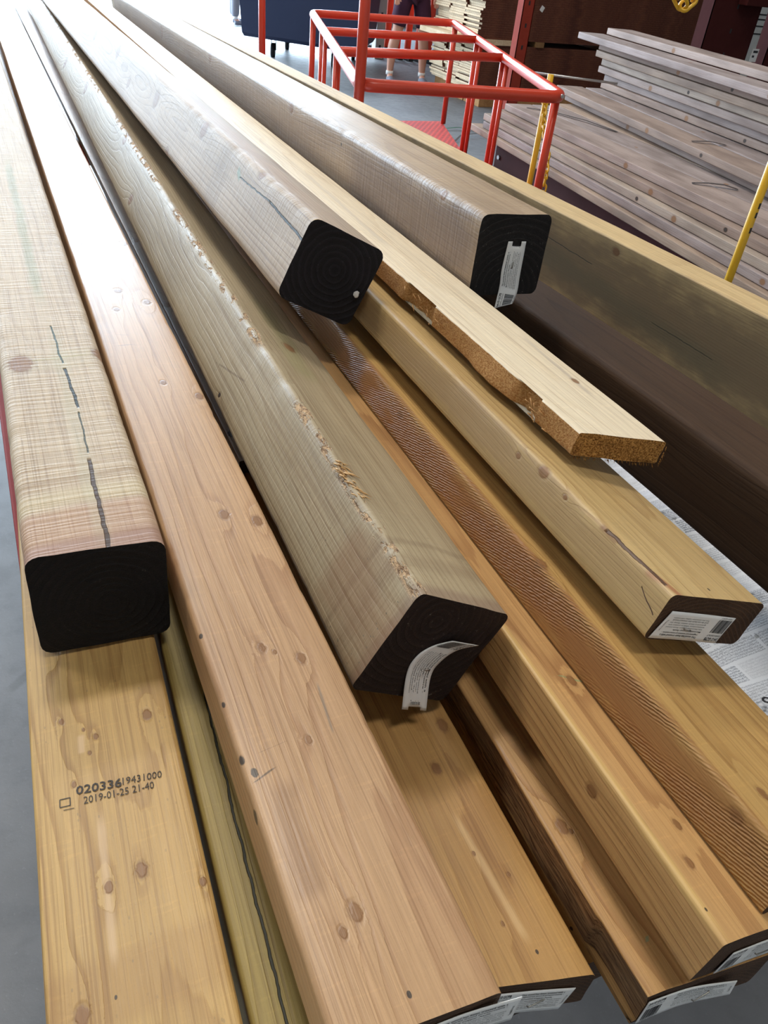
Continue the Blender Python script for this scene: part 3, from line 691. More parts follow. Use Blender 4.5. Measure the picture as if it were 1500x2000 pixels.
# ------------------------------------------------------------------ carrying cart for the timber
RED = plain('red_painted_steel', srgb(150, 36, 28), .65, sc=30, amt=.12, spec=.2)
ORG = plain('orange_red_tube', srgb(214, 70, 44), .3, sc=60, amt=.08)
DRED = plain('dark_red_rack_paint', srgb(66, 20, 18), .8, sc=20, amt=.2, spec=.15)
RUB = plain('black_rubber', (.02, .02, .022), .7)
GALV = plain('galvanised_steel', (.5, .5, .5), .35, metal=.8)
cart = empty('lumber_cart', (.45, 2.3, 0)); tag(cart, 'red steel cart under the front heap of boards, showing at the left edge', 'cart')
CL = Vector((.45, 2.3, 0))
def cbox(name, lo, hi, m, bev=.003):
    return boxobj(name, tuple(Vector(lo)-CL), tuple(Vector(hi)-CL), m, cart, bev)
cbox('side_rail', (-.05, .58, .80), (0, 2.9, .86), RED); cbox('side_rail', (1.34, .58, .80), (1.39, 2.9, .86), RED)
for y in (1.0, 2.6): cbox('cross_beam', (0, y, .80), (1.34, y+.06, .86), RED)
for x in (-.05, 1.34):
    for y in (.9, 2.8): cbox('upright', (x, y, .14), (x+.05, y+.05, .80), RED)
cbox('lower_deck', (.60, .60, .19), (1.34, 2.9, .225), RED)
for x in (-.04, 1.345):
    for y in (.92, 2.82):
        bm = bmesh.new(); c = Vector((x+.02, y, .07))-CL
        add_tube(bm, [c-Vector((.018, 0, 0)), c+Vector((.018, 0, 0))], .07, 24); fin(bm, 'wheel', [RUB], cart)
# packing blocks that carry the boards
PK = wood('packing_wood', srgb(150, 115, 75), srgb(110, 80, 50), .005, (.02, -.02), seed=60)
def pack(x0, x1, ztop, y, ztop2=None):
    o = boxobj('packing_block', (x0, y, .86), (x1, y+.06, ztop), PK, bev=.002)
    tag(o, 'softwood packing block on the red cart beam beneath the heap of boards', 'block', 'packing blocks under the boards')
for y, k in ((1.0, 1.0), (2.6, 1.0)):
    sh = lambda yaw: (y-.1)*math.tan(R(yaw))
    pack(-.03+sh(2.43), .03+sh(2.43), .931-(y-.2)*.0018, y)
    pack(.040+sh(2.19), .074+sh(2.19), .9105, y)
    pack(.085+sh(2.19), .135+sh(.76), 1.024, y) if y < 2 else None
    pack(.150+sh(2.40), .190+sh(2.40), .9375-(y-.1)*.0043, y)
    pack(.200+sh(2.40), .280+sh(2.40), .898-(y-.17)*.0041, y)
    pack(.292+sh(2.45), .326+sh(2.45), .9535-(y-.08)*.0049, y)
    pack(.350+sh(2.26), .372+sh(2.26), .985-(y-.1)*.005, y)
    pack(.384+sh(2.0), .420+sh(2.0), 1.010-(y-.1)*.001, y)
    pack(.555+(y-.29)*.033, .62+(y-.29)*.033, 1.014-(y-.29)*.0223, y)
    pack(.872-(y-.28)*.0235, .90-(y-.28)*.0235, .880-(y-.28)*.0107, y) if y < 2 else None

# wrapped bundle under the heap
def wrapmat():
    n = NB('printed_plastic_wrap'); tc = n.n('ShaderNodeTexCoord').outputs['Object']
    sp3 = n.n('ShaderNodeSeparateXYZ'); n.L.new(tc, sp3.inputs[0]); X, Y, Z = sp3.outputs
    # blocks of tiny print in rows
    br = n.n('ShaderNodeTexBrick'); n.L.new(n.scale(n.vec(X, Y, 0.0), (1, 1, 1)), br.inputs['Vector'])
    br.inputs['Scale'].default_value = 1.0; br.inputs['Brick Width'].default_value = .13; br.inputs['Row Height'].default_value = .034; br.inputs['Mortar Size'].default_value = .0028; br.inputs['Mortar Smooth'].default_value = .1
    br.inputs['Color1'].default_value = (1, 1, 1, 1); br.inputs['Color2'].default_value = (.2, .2, .2, 1); br.inputs['Mortar'].default_value = (0, 0, 0, 1)
    g = n.noise(n.scale(tc, (500, 900, 500)), 1.0, 2, .8); ln = n.ma('SINE', n.ma('MULTIPLY', Y, 1500.0))
    printed = n.ma('MULTIPLY', n.step(n.ma('ADD', g, n.ma('MULTIPLY', ln, .06)), .44, .56), br.outputs['Color'])
    reg = n.step(n.noise(n.scale(tc, (1.2, 4.5, 1)), 1.0, 1), .42, .46)
    col = n.mix(n.ma('MULTIPLY', n.ma('MULTIPLY', printed, reg), .75), srgb(226, 230, 236), srgb(70, 82, 104))
    col = n.mix(n.ma('MULTIPLY', n.step(n.noise(tc, 45, 4), .66, .7), .6), col, (.1, .1, .1))
    h = n.noise(n.scale(tc, (5, 9, 5)), 1.0, 4, .6, 1.2)
    return n.out(col, .32, h, .02, .6)
WR = wrapmat()
bm = bmesh.new(); nx, ny = 60, 160; wx0, wx1, wy0, wy1, wz = .66, 1.28, .29, 2.85, .715
def wz_at(x, y): return wz+.010*noise.noise(Vector((x*6, y*9, 0)))+.006*noise.noise(Vector((x*18, y*26, 3)))-.03*max(0, 1-(y-wy0)/.03)-.02*max(0, 1-(x-wx0)/.03)
gr = [[bm.verts.new((wx0+(wx1-wx0)*i/nx, wy0+(wy1-wy0)*j/ny, wz_at(wx0+(wx1-wx0)*i/nx, wy0+(wy1-wy0)*j/ny))) for j in range(ny+1)] for i in range(nx+1)]
for i in range(nx):
    for j in range(ny): bm.faces.new((gr[i][j], gr[i+1][j], gr[i+1][j+1], gr[i][j+1])).smooth = True
def skirt(line):
    prev = line
    for lv in range(1, 9):
        z = wz-.028-(wz-.228)*lv/8*.94
        cur = [bm.verts.new((v.co.x+.006*noise.noise(Vector((v.co.x*9, v.co.y*9, z*12))), v.co.y+.008*noise.noise(Vector((v.co.x*9, v.co.y*5, z*14+4))), z)) for v in line]
        for a in range(len(line)-1): bm.faces.new((prev[a], prev[a+1], cur[a+1], cur[a])).smooth = True
        prev = cur
skirt([gr[i][0] for i in range(nx+1)]); skirt([gr[0][j] for j in range(ny+1)]); skirt([gr[nx][j] for j in range(ny+1)]); skirt([gr[i][ny] for i in range(nx+1)])
wrap = fin(bm, 'wrapped_bundle', [WR]); tag(wrap, 'bundle in crinkled white plastic wrap with blue-grey print, below the boards at the right', 'bundle')
# the printed number on the wrap
bm = bmesh.new()
for body, x, y, w, h, a in (('90', .748, .327, .03, .018, -.25),):
    pts, fs = fit_text(body, 0, 0, w, h, .01)
    vv = [bm.verts.new((x+p[0]*math.cos(a)-p[1]*math.sin(a), y+p[0]*math.sin(a)+p[1]*math.cos(a), wz+.016)) for p in pts]
    for f in fs: bm.faces.new([vv[i] for i in f])
o = fin(bm, 'printed_number', [ink], wrap)

# ------------------------------------------------------------------ sheet cart with tube rails
sc_ = empty('sheet_cart', (2.2, 4.2, 0)); tag(sc_, 'orange-red tubular sheet cart with three cross rails and a perforated deck', 'cart')
O = Vector((2.2, 4.2, 0)); rz = .97
FL, FR, NR, NL = Vector((2.10, 5.60, rz)), Vector((3.16, 5.60, rz)), Vector((2.19, 2.90, rz)), Vector((1.34, 3.04, rz))
def tube(name, pts, r, parent=sc_, m=ORG, closed=False, seg=14, off=O):
    bm = bmesh.new(); add_tube(bm, [Vector(p)-off for p in pts], r, seg, closed)
    return fin(bm, name, [m], parent)
loop = []
for a, b, c in ((NL, FL, FR), (FL, FR, NR), (FR, NR, NL), (NR, NL, FL)): loop += arc_corner(a, b, c, .07)
tube('top_rail', loop, .024, closed=True)
lp = lambda a, b, t: a+(b-a)*t
for t1, t2 in ((.36, .33), (.66, .60)):
    tube('cross_rail', [lp(FL, NL, t1), lp(FR, NR, t2)], .021)
Lft = lambda t: lp(FL, NL, t); Rgt = lambda t: lp(FR, NR, t)
def post(p, zb=.34, r=.019, n='post'): tube(n, [p-Vector((0, 0, .005)), Vector((p.x, p.y, zb))], r)
for t in (.03, .33, .66): post(Lft(t))
for t in (.03, .33, .60, .97): post(Rgt(t))
for t in (.37, .63): post(Rgt(t), r=.012, n='brace_post')
tube('handle_post', [(NL.x, NL.y, .34), (NL.x, NL.y, 1.95)], .021)
post(Lft(.40), r=.012, n='brace_post')
def perf():
    n = NB('perforated_red_deck'); tc = n.n('ShaderNodeTexCoord').outputs['Object']
    br = n.n('ShaderNodeTexBrick'); n.L.new(n.scale(tc, (22, 22, 22)), br.inputs['Vector']); br.inputs['Scale'].default_value = 1; br.inputs['Brick Width'].default_value = .9; br.inputs['Row Height'].default_value = .6; br.inputs['Mortar Size'].default_value = .2
    br.inputs['Mortar Smooth'].default_value = .1
    return n.out(n.mix(br.outputs['Fac'], (.04, .012, .012), srgb(214, 70, 64)), .4, br.outputs['Fac'], .002, 1.0)
bm = bmesh.new()
dq = [Vector((p.x, p.y, 0)) for p in (FL, FR, NR, NL)]; vs = []
for z in (.31, .34): vs += [bm.verts.new((q.x-O.x, q.y-O.y, z)) for q in dq]
for f in ((3,2,1,0),(4,5,6,7),(0,1,5,4),(1,2,6,5),(2,3,7,6),(3,0,4,7)): bm.faces.new([vs[i] for i in f])
fin(bm, 'deck', [perf()], sc_)
for p in (Lft(.08), Rgt(.08), Lft(.92), Rgt(.92)):
    q = Vector((p.x, p.y, .075))-O; q.x += .06 if p.x < 2.2 else -.06
    bm = bmesh.new(); add_tube(bm, [q-Vector((.02, 0, 0)), q+Vector((.02, 0, 0))], .075, 24); w_ = fin(bm, 'wheel', [RUB], sc_)
    boxobj('fork', tuple(q+Vector((-.03, -.03, .05))), tuple(q+Vector((.03, .03, .235))), GALV, sc_, .004)
for p in (NR, Rgt(.6)):
    bm = bmesh.new(); c = p-O+Vector((-.02, -.022, .008)); add_tube(bm, [c, c+Vector((0, -.006, 0))], .008, 10); fin(bm, 'bolt', [GALV], sc_)
# free standing red pole further back
bm = bmesh.new(); add_tube(bm, [(0, 0, 0), (0, 0, 1.9)], .020, 14); o = fin(bm, 'red_pole', [ORG], None, (1.57, 5.0, 0)); tag(o, 'slim red upright pole in front of the dark bin', 'pole')

# ------------------------------------------------------------------ dark bin on casters
NAVY = plain('dark_navy_plastic', srgb(24, 38, 74), .5, sc=5, amt=.1)
binp = empty('rolling_bin', (3.9, 11.3, 0)); tag(binp, 'large dark navy bin on casters standing near the bright doorway', 'bin')
B = Vector((3.9, 11.3, 0)); bm = bmesh.new()
lo = [(3.22, 11.0), (4.28, 9.95), (5.05, 11.1), (4.0, 12.2)]
cx = sum(p[0] for p in lo)/4; cy = sum(p[1] for p in lo)/4; rings = []
for z, s in ((.22, 1.0), (.26, 1.03), (.95, 1.09), (1.0, 1.14), (1.05, 1.14), (1.05, 1.05), (.3, .95)):
    rings.append([bm.verts.new((cx+(p[0]-cx)*s-B.x, cy+(p[1]-cy)*s-B.y, z)) for p in lo])
for a, b in zip(rings, rings[1:]):
    for k in range(4): bm.faces.new((a[k], a[(k+1) % 4], b[(k+1) % 4], b[k]))
bm.faces.new(list(reversed(rings[0]))); bm.faces.new(rings[-1])
fin(bm, 'bin_body', [NAVY], binp)
for (x, y) in ((3.60, 11.0), (4.2, 10.4), (4.75, 11.05), (4.05, 11.75)):
    q = Vector((x, y, .08))-B; bm = bmesh.new(); add_tube(bm, [q-Vector((.022, -.01, 0)), q+Vector((.022, -.01, 0))], .08, 24); w_ = fin(bm, 'caster_wheel', [RUB], binp)
    bm = bmesh.new(); add_box(bm, (q.x-.035, q.y-.03, .08), (q.x-.026, q.y+.03, .22)); add_box(bm, (q.x+.026, q.y-.03, .08), (q.x+.035, q.y+.03, .22)); add_box(bm, (q.x-.05, q.y-.05, .205), (q.x+.05, q.y+.05, .22))
    fin(bm, 'caster_fork', [GALV], w_)

# ------------------------------------------------------------------ people
SKIN = plain('skin', srgb(214, 160, 138), .5, sc=20, amt=.05)
def skin_obj(name, nodes, edges, mat, parent, off, root=0, sub=2):
    me = bpy.data.meshes.new(name); me.from_pydata([tuple(Vector(p[:3])-off) for p in nodes], edges, [])
    o = link(name, me, [mat], parent)
    md = o.modifiers.new('skin', 'SKIN'); md.use_smooth_shade = True
    for i, p in enumerate(nodes):
        r = p[3]; o.data.skin_vertices[0].data[i].radius = (r, p[4] if len(p) > 4 else r)
    o.data.skin_vertices[0].data[root].use_root = True
    s = o.modifiers.new('sub', 'SUBSURF'); s.levels = sub; s.render_levels = sub
    return o
def person(loc, rz_, label, top, legs, shoe, hair, long_trousers=False, stride=.20):
    P = empty('person', (loc[0], loc[1], 0), rz_); tag(P, label, 'person')
    o0 = Vector((0, 0, 0)); s = stride
    # x = right, y = back (faces -y); one continuous body
    N = [(0,0,.95,.13,.10),(0,0,1.10,.12,.09),(0,-.01,1.28,.145,.10),(0,0,1.42,.10,.08),(0,0,1.50,.052,.052),(0,-.01,1.56,.07,.08),(0,-.01,1.65,.078,.095),(0,0,1.72,.055,.065),
         (-.10,0,.88,.085),(-s*.8,0,.50,.064),(-s*.95,.02,.36,.066),(-s,.02,.10,.036),(-s,-.02,.05,.035),(-s*1.05,-.15,.03,.032),
         (.10,0,.88,.085),(s*.8,0,.50,.064),(s*.95,.02,.36,.066),(s,.02,.10,.036),(s,-.02,.05,.035),(s*1.05,-.15,.03,.032),
         (-.18,0,1.40,.05),(-.24,.02,1.14,.04),(-.23,-.10,.93,.028),(-.23,-.14,.86,.03,.018),(.18,0,1.40,.05),(.24,.02,1.14,.04),(.23,-.10,.93,.028),(.23,-.14,.86,.03,.018),(0,-.11,1.62,.014)]
    E_ = [(0,1),(1,2),(2,3),(3,4),(4,5),(5,6),(6,7),(0,8),(8,9),(9,10),(10,11),(11,12),(12,13),(0,14),(14,15),(15,16),(16,17),(17,18),(18,19),(3,20),(20,21),(21,22),(22,23),(3,24),(24,25),(25,26),(26,27),(6,28)]
    for sx, h in ((-1, 23), (1, 27)):      # fingers and thumb
        hp = Vector(N[h][:3])
        for k, (dx, dz, l) in enumerate(((-.022,0,.06),(-.008,0,.07),(.007,0,.066),(.020,0,.052))):
            i = len(N); N.append((hp.x+dx, hp.y-.02, hp.z-.03, .009)); N.append((hp.x+dx, hp.y-.035, hp.z-.03-l*.6, .008)); E_ += [(h, i), (i, i+1)]
        i = len(N); N.append((hp.x-sx*.03, hp.y-.015, hp.z+.0, .010)); N.append((hp.x-sx*.035, hp.y-.045, hp.z-.035, .008)); E_ += [(h, i), (i, i+1)]
    skin_obj('body', N, E_, SKIN, P, o0)
    hem = .10 if long_trousers else .58
    rr = .075 if long_trousers else .105
    LG = [(0,0,.98,.15,.12),(-.10,0,.86,.11),(-s*.75,0,.62,.10 if not long_trousers else .085),(-s*.8,0,hem,rr),(.10,0,.86,.11),(s*.75,0,.62,.10 if not long_trousers else .085),(s*.8,0,hem,rr)]
    if long_trousers: LG[3] = (-s, .02, hem, .07); LG[6] = (s, .02, hem, .07)
    skin_obj('trousers' if long_trousers else 'shorts', LG, [(0,1),(1,2),(2,3),(0,4),(4,5),(5,6)], legs, P, o0)
    skin_obj('shirt', [(0,0,.93,.185,.150),(0,0,1.1,.165,.13),(0,-.01,1.3,.165,.12),(0,0,1.43,.11,.09),(-.19,0,1.41,.065),(-.24,.01,1.2,.058),(.19,0,1.41,.065),(.24,.01,1.2,.058)], [(0,1),(1,2),(2,3),(3,4),(4,5),(3,6),(6,7)], top, P, o0)
    skin_obj('hair', [(0,.02,1.60,.085,.09),(0,.01,1.68,.09,.10),(0,0,1.74,.065,.075)], [(0,1),(1,2)], hair, P, o0)
    for sx in (-1, 1):
        skin_obj('shoe', [(sx*s,.04,.045,.042),(sx*s,-.05,.042,.042),(sx*s*1.05,-.17,.032,.040,.030)], [(0,1),(1,2)], shoe, P, o0)
        bm = bmesh.new(); add_tube(bm, [(sx*s, .02, .085), (sx*s, .02, .125)], .043, 16); fin(bm, 'sock', [plain('white_sock', (.8, .8, .8), .8)], P, smooth=True)
    return P
PUR = plain('purple_cloth', srgb(62, 22, 52), .85); MAUVE = plain('mauve_cloth', srgb(120, 50, 130), .85); GRY = plain('grey_cloth', srgb(130, 132, 142), .85)
HAIR = plain('dark_hair', (.03, .02, .015), .6); GSH = plain('grey_shoe', srgb(120, 125, 140), .7)
person((4.72, 9.36), R(-10), 'person with bare legs in dark purple shorts and grey shoes, standing beyond the sheet cart', MAUVE, PUR, GSH, HAIR)
person((4.05, 14.3), R(80), 'person in long grey trousers by the bright doorway, only a lower leg in view', GRY, GRY, GSH, HAIR, True, .14)

# ------------------------------------------------------------------ rack stacks of pale planks
mPL = [wood('pale_rack_plank', (srgb(168, 150, 142), srgb(156, 136, 124), srgb(176, 160, 146), srgb(160, 146, 142), srgb(170, 148, 130))[i], srgb(112, 90, 80), .006, (.05, -.1), rough=.68, spec=.22, blot=.6, ring=.35, seed=70+i, bump=.0004,
      knots=[(0,.9+.5*i,-.02,.008,'d'),(0,2.3-.35*i,-.022,.012)] if i < 3 else [(.1,1.9,0,.01),(.06,2.6,0,.008),(0,1.0,-.02,.01)]) for i in range(5)]
PEND = endmat('pale_plank_end', (.42, .33, .25), (.30, .21, .14), .005, (.05, -.08), .6, .8)
plank_me = {}
def plank(x, y, z, yaw, label, group, mi, W=.186, T=.038, L=3.2, roll=0.0):
    """x,y,z = far end's upper left arris; the plank comes towards the camera"""
    key = (W, T, L, mi)
    if key not in plank_me:
        plank_me[key] = board_mesh(W, T, L, rad=.004, rough=.0005, seed=20+mi, fine=.0, step=.06)
        plank_me[key].materials.append(mPL[mi]); plank_me[key].materials.append(PEND)
    o = bpy.data.objects.new('rack_plank', plank_me[key]); COL.objects.link(o)
    # mesh runs +y from its origin: put the origin at the near end
    d = Vector((math.sin(yaw), math.cos(yaw), 0)); p = Vector((x, y, z))-d*L
    o.location = p; o.rotation_euler = (0, roll, -yaw)
    tag(o, label, 'plank', group)
    return o
ORD = ['top', 'second', 'third', 'fourth', 'lowest']
g1 = 'planks in the lowest rack pile'
LV = [(3.03, 4.58), (2.99, 4.62), (2.96, 4.70), (2.94, 4.66), (2.93, 4.80)]
for k in range(5):
    x, y = LV[k]; tp = .65-.0398*k
    plank(x, y, tp, R(6.2+.25*k), '%s plank of the left edge column in the lowest pile, behind the sheet cart' % ORD[k], g1, k, L=3.7)
plank(3.22, 4.56, .650, R(6.1), 'plank lying flat next to the edge column on top of the lowest pile', g1, 3, L=3.7)
plank(3.43, 4.62, .650, R(6.1), 'plank lying flat under the step pile, middle of the lowest pile top', g1, 4, L=3.7)
for q in range(1, 3):
    for k in range(1, 5):
        plank(3.03+.193*q, 4.6, .65-.0398*k, R(6.1), 'inner plank in the lowest pile, behind its edge column', 'inner planks of the lowest pile', 4, L=3.7)
g2 = 'planks in the two-high middle step'
plank(3.60, 4.74, .650+.0400, R(11.5), 'lower plank of the two-high step in the middle of the rack, with dark knots', g2, 0, L=3.2)
plank(3.56, 4.80, .650+.0800, R(11.5), 'upper plank of the two-high step in the middle of the rack', g2, 1, L=3.2)
plank(3.795, 4.70, .650+.0400, R(11.5), 'second column plank under the tall pile, low layer', g2, 4, L=3.2)
plank(3.755, 4.74, .650+.0800, R(11.5), 'second column plank beside the tall pile, on the two-high step', g2, 3, L=3.2)
g3 = 'planks in the tall rack pile'
names7 = ['bottom', 'second lowest', 'third lowest', 'fourth lowest', 'fifth lowest', 'sixth lowest']
for k in range(6):
    t = k/5
    plank(3.86+.05*t+(.015 if k % 2 else 0), 4.72+.22*t-(.03 if k % 2 else 0), .7725+.0405*k, R(9.8+2.0*t), '%s plank of the tall pile at the far right of the rack' % names7[k], g3, (k*2+1) % 5, L=3.0)
plank(3.86, 5.08, .7725+.0405*6+.001, R(12.0), 'overhanging plank second from the top of the tall rack pile', g3, 3, L=3.2)
plank(4.02, 4.98, .7725+.0405*7+.003, R(12.0), 'topmost plank of the tall rack pile, set back a little', g3, 0, L=3.2)
# rack steelwork
rack = empty('storage_rack', (3.3, 3, 0)); tag(rack, 'dark red steel rack frame holding the pale planks', 'rack'); RO = Vector((3.3, 3, 0))
def rbox(name, lo, hi, m=DRED, bev=.004): return boxobj(name, tuple(Vector(lo)-RO), tuple(Vector(hi)-RO), m, rack, bev)
bm = bmesh.new(); c0 = Vector((2.98, 4.52, 0)); dr = Vector((-math.sin(R(6.5)), -math.cos(R(6.5)), 0)); nn = Vector((math.cos(R(6.5)), -math.sin(R(6.5)), 0))
vs = []
for z in (.02, .445):
    for a, b in ((0, 0), (3.6, 0), (3.6, .55), (0, .55)): q = c0+dr*a+nn*b; vs.append(bm.verts.new((q.x-RO.x, q.y-RO.y, z)))
for f in ((3,2,1,0),(4,5,6,7),(0,1,5,4),(1,2,6,5),(2,3,7,6),(3,0,4,7)): bm.faces.new([vs[i] for i in f])
fin(bm, 'shelf_beam', [DRED], rack)
bm = bmesh.new(); q = c0-RO+Vector((-.006, -.06, .36)); add_tube(bm, [q, q+Vector((-.012, 0, 0))], .013, 12); fin(bm, 'bolt', [GALV], rack)
rbox('shelf_panel', (3.48, 1.2, .02), (5.2, 4.4, .445))
# rack uprights
def upright(x, y, w, d, label, h=3.4, m=DRED):
    u = empty('rack_upright', (x, y, 0)); tag(u, label, 'upright')
    bm = bmesh.new(); add_box(bm, (-w/2, -d/2, 0), (-w/2+.006, d/2, h)); add_box(bm, (w/2-.006, -d/2, 0), (w/2, d/2, h)); add_box(bm, (-w/2, -d/2, 0), (w/2, -d/2+.006, h))
    fin(bm, 'channel', [m], u)
    for z in [k*.16+.1 for k in range(16)]:
        bm = bmesh.new(); add_box(bm, (-.008, -d/2-.0015, z), (.008, -d/2+.001, z+.03)); fin(bm, 'slot', [RUB], u)
    boxobj('foot_plate', (-w/2-.03, -d/2-.03, 0), (w/2+.03, d/2+.03, .008), m, u)
    return u
OUP = plain('orange_rack_paint', srgb(150, 56, 40), .7, sc=30, amt=.25, spec=.15)
upright(4.34, 6.5, .11, .09, 'slim orange-red rack upright in front of the brown board stack', m=OUP)
upright(5.42, 5.3, .50, .12, 'broad dark red rack upright above the tall plank pile')
upright(6.14, 5.3, .52, .12, 'dark red rack upright at the right edge of the picture')
o = boxobj('rack_beam', (5.40, 5.14, 1.25), (8.5, 5.23, 1.42), DRED, bev=.004); tag(o, 'dark red horizontal rack beam at the upper right corner', 'beam')

# metal strips and rod lying on the planks
STR = plain('dark_banding_steel', (.05, .035, .03), .5)
def strip(name, pts, w, label, group=None, m=STR):
    bm = bmesh.new(); pts = [Vector(p) for p in pts]; pr = None
    for i, p in enumerate(pts):
        d = (pts[min(i+1, len(pts)-1)]-pts[max(i-1, 0)]).normalized(); n_ = Vector((-d.y, d.x, 0)).normalized()*w
        cur = [bm.verts.new(p-n_), bm.verts.new(p+n_), bm.verts.new(p+n_+Vector((0, 0, .0012))), bm.verts.new(p-n_+Vector((0, 0, .0012)))]
        if pr:
            for k in range(4): bm.faces.new((pr[k], pr[(k+1) % 4], cur[(k+1) % 4], cur[k]))
        pr = cur
    o = fin(bm, name, [m]); tag(o, label, 'strip', group); return o
strip('banding_strip', [(3.10,4.44,.6535),(3.20,4.33,.656),(3.27,4.05,.660),(3.30,3.80,.6535)], .009, 'long dark steel banding strip across the lowest pile behind the cart rail', 'steel banding strips')
strip('banding_strip', [(2.93,2.78,.6535),(2.99,2.74,.662),(3.05,2.70,.664),(3.10,2.66,.6535)], .010, 'short dark steel strip on the lowest pile near the yellow pole', 'steel banding strips')
strip('banding_strip', [(3.30,3.22,.7335),(3.38,3.18,.742),(3.46,3.14,.7335)], .010, 'dark steel strip on the two-high step against the tall pile', 'steel banding strips')
bm = bmesh.new(); add_tube(bm, [(3.29, 4.80, .80), (3.78, 4.46, .80)], .007, 8); fin_ = fin(bm, 'thin_rod', [GALV]); tag(fin_, 'thin pale metal rod sticking out from the tall plank pile', 'rod')

# ------------------------------------------------------------------ yellow poles and chains
YLW = plain('yellow_painted_metal', srgb(226, 176, 30), .4, sc=60, amt=.12)
def ypole(x, y, h, label, lean=(0, 0)):
    u = empty('yellow_pole', (x, y, 0)); tag(u, label, 'pole', None)
    bm = bmesh.new(); add_tube(bm, [(0, 0, .02), (lean[0], lean[1], h)], .0145, 14); fin(bm, 'tube', [YLW], u)
    bm = bmesh.new(); add_tube(bm, [(0, 0, 0), (0, 0, .02), (0, 0, .05)], [.09, .085, .03], 24); fin(bm, 'base', [RUB], u)
    return u
yp1 = ypole(2.29, 1.87, 1.25, 'yellow chain pole at the right edge in front of the pale planks')
for z in (.75, .80, .83, .92): 
    bm = bmesh.new(); add_box(bm, (-.004, -.0155, z), (.003, -.0135, z+.018)); fin(bm, 'scuff_mark', [RUB], yp1)
ypole(2.46, 3.38, .985, 'short yellow chain pole behind the near right corner of the sheet cart')
def chain(name, pts, link_l, r, label):
    """one continuous chain, each link turned a quarter from the last"""
    P = [Vector(p) for p in pts]; bm = bmesh.new()
    acc = [0.0]
    for a, b in zip(P, P[1:]): acc.append(acc[-1]+(b-a).length)
    s = 0.0; i = 0; k = 0
    def at(s):
        for j in range(len(acc)-1):
            if s <= acc[j+1]: f = (s-acc[j])/(acc[j+1]-acc[j]); return P[j].lerp(P[j+1], f), (P[j+1]-P[j]).normalized()
        return P[-1], (P[-1]-P[-2]).normalized()
    while s < acc[-1]:
        c, d = at(s); a = Vector((0, 0, 1)) if abs(d.z) < .9 else Vector((1, 0, 0)); u = d.cross(a).normalized(); v = d.cross(u)
        w = u*math.cos(.8+k*math.pi/2)+v*math.sin(.8+k*math.pi/2)
        L2 = link_l*.5; W2 = link_l*.28; loop_ = []
        for q in range(16):
            t = 2*math.pi*q/16; ct, st_ = math.cos(t), math.sin(t)
            loop_.append(c+d*(L2-W2)*(1 if ct > 0 else -1)+d*W2*ct+w*W2*st_)
        add_tube(bm, loop_, r, 6, closed=True); s += link_l*.74; k += 1
    o = fin(bm, name, [YLW]); tag(o, label, 'chain'); return o
cat = [(1.33+.30*t, 1.60-.02*t, 1.374+1.3*abs(t-.5)**1.6) for t in [k/14 for k in range(15)]]
chain('plastic_chain', [(x, y, z) for x, y, z in cat], .040, .0042, 'yellow plastic chain drooping into the top right of the picture')
chain('plastic_chain', [(2.425, 3.36, .93), (2.38, 3.25, .80), (2.34, 3.12, .70), (2.31, 3.06, .62), (2.30, 3.04, .50)], .040, .0045, 'yellow plastic chain hanging beside the near right post of the sheet cart')

# ------------------------------------------------------------------ board stack across the aisle: boards run in x, ends face the aisle
mBR = wood('brown_stack_board', srgb(126, 80, 58), srgb(88, 52, 38), .006, (.3, -.5), rough=.6, blot=.3, ring=.2, seed=90)
def xend(name, a, b):
    n = NB(name); tc = n.n('ShaderNodeTexCoord').outputs['Object']; g = n.noise(tc, 90, 4); c = n.noise(tc, 9, 3)
    return n.out(n.mix(n.step(n.ma('ADD', n.ma('MULTIPLY', g, .5), n.ma('MULTIPLY', c, .5)), .3, .7), a, b), .85, g, .001, .6, spec=.2)
PALE_END = xend('pale_board_end', srgb(206, 178, 142), srgb(236, 216, 186)); BRF = xend('brown_board_face', srgb(78, 46, 38), srgb(122, 76, 58)); TANB = xend('tan_timber', srgb(160, 116, 76), srgb(196, 150, 100))
def stack_board(lo, hi, label, group, me_cache={}):
    sx, sy, sz = hi[0]-lo[0], hi[1]-lo[1], hi[2]-lo[2]; key = (round(sx, 3), round(sy, 3), round(sz, 3))
    if key not in me_cache:
        bm = bmesh.new(); add_box(bm, (0, 0, 0), (sx, sy, sz))
        for f in bm.faces: f.material_index = 1 if f.calc_center_median().x < sx*.01 else 0
        bmesh.ops.recalc_face_normals(bm, faces=bm.faces)
        me = bpy.data.meshes.new('stack_board'); bm.to_mesh(me); bm.free(); me.materials.append(BRF); me.materials.append(PALE_END); me_cache[key] = me
    o = bpy.data.objects.new('stack_board', me_cache[key]); COL.objects.link(o); o.location = lo; tag(o, label, 'board', group); return o
rnd = random.Random(11); SX = 4.86; SY = 8.05; zb = .16
for k, (a, b) in enumerate(((0, .34), (.36, .72), (.74, 1.06))):
    o = boxobj('base_timber', (SX+.12, SY+a, .0), (SX+3.3, SY+b, .155), TANB, bev=.006); tag(o, ['front', 'middle', 'rear'][k]+' tan base timber under the brown board stack', 'timber', 'base timbers')
for k in range(54):
    z = zb+k*.0205+(.05 if k > 20 else 0)
    for c in range(3):
        dx = rnd.uniform(-.03, .03)
        stack_board((SX+dx, SY+c*.33+.0, z), (SX+dx+3.4, SY+c*.33+.325, z+.0195), 'thin brown board with a pale ragged end in the stack across the aisle', 'thin boards in the brown stack')
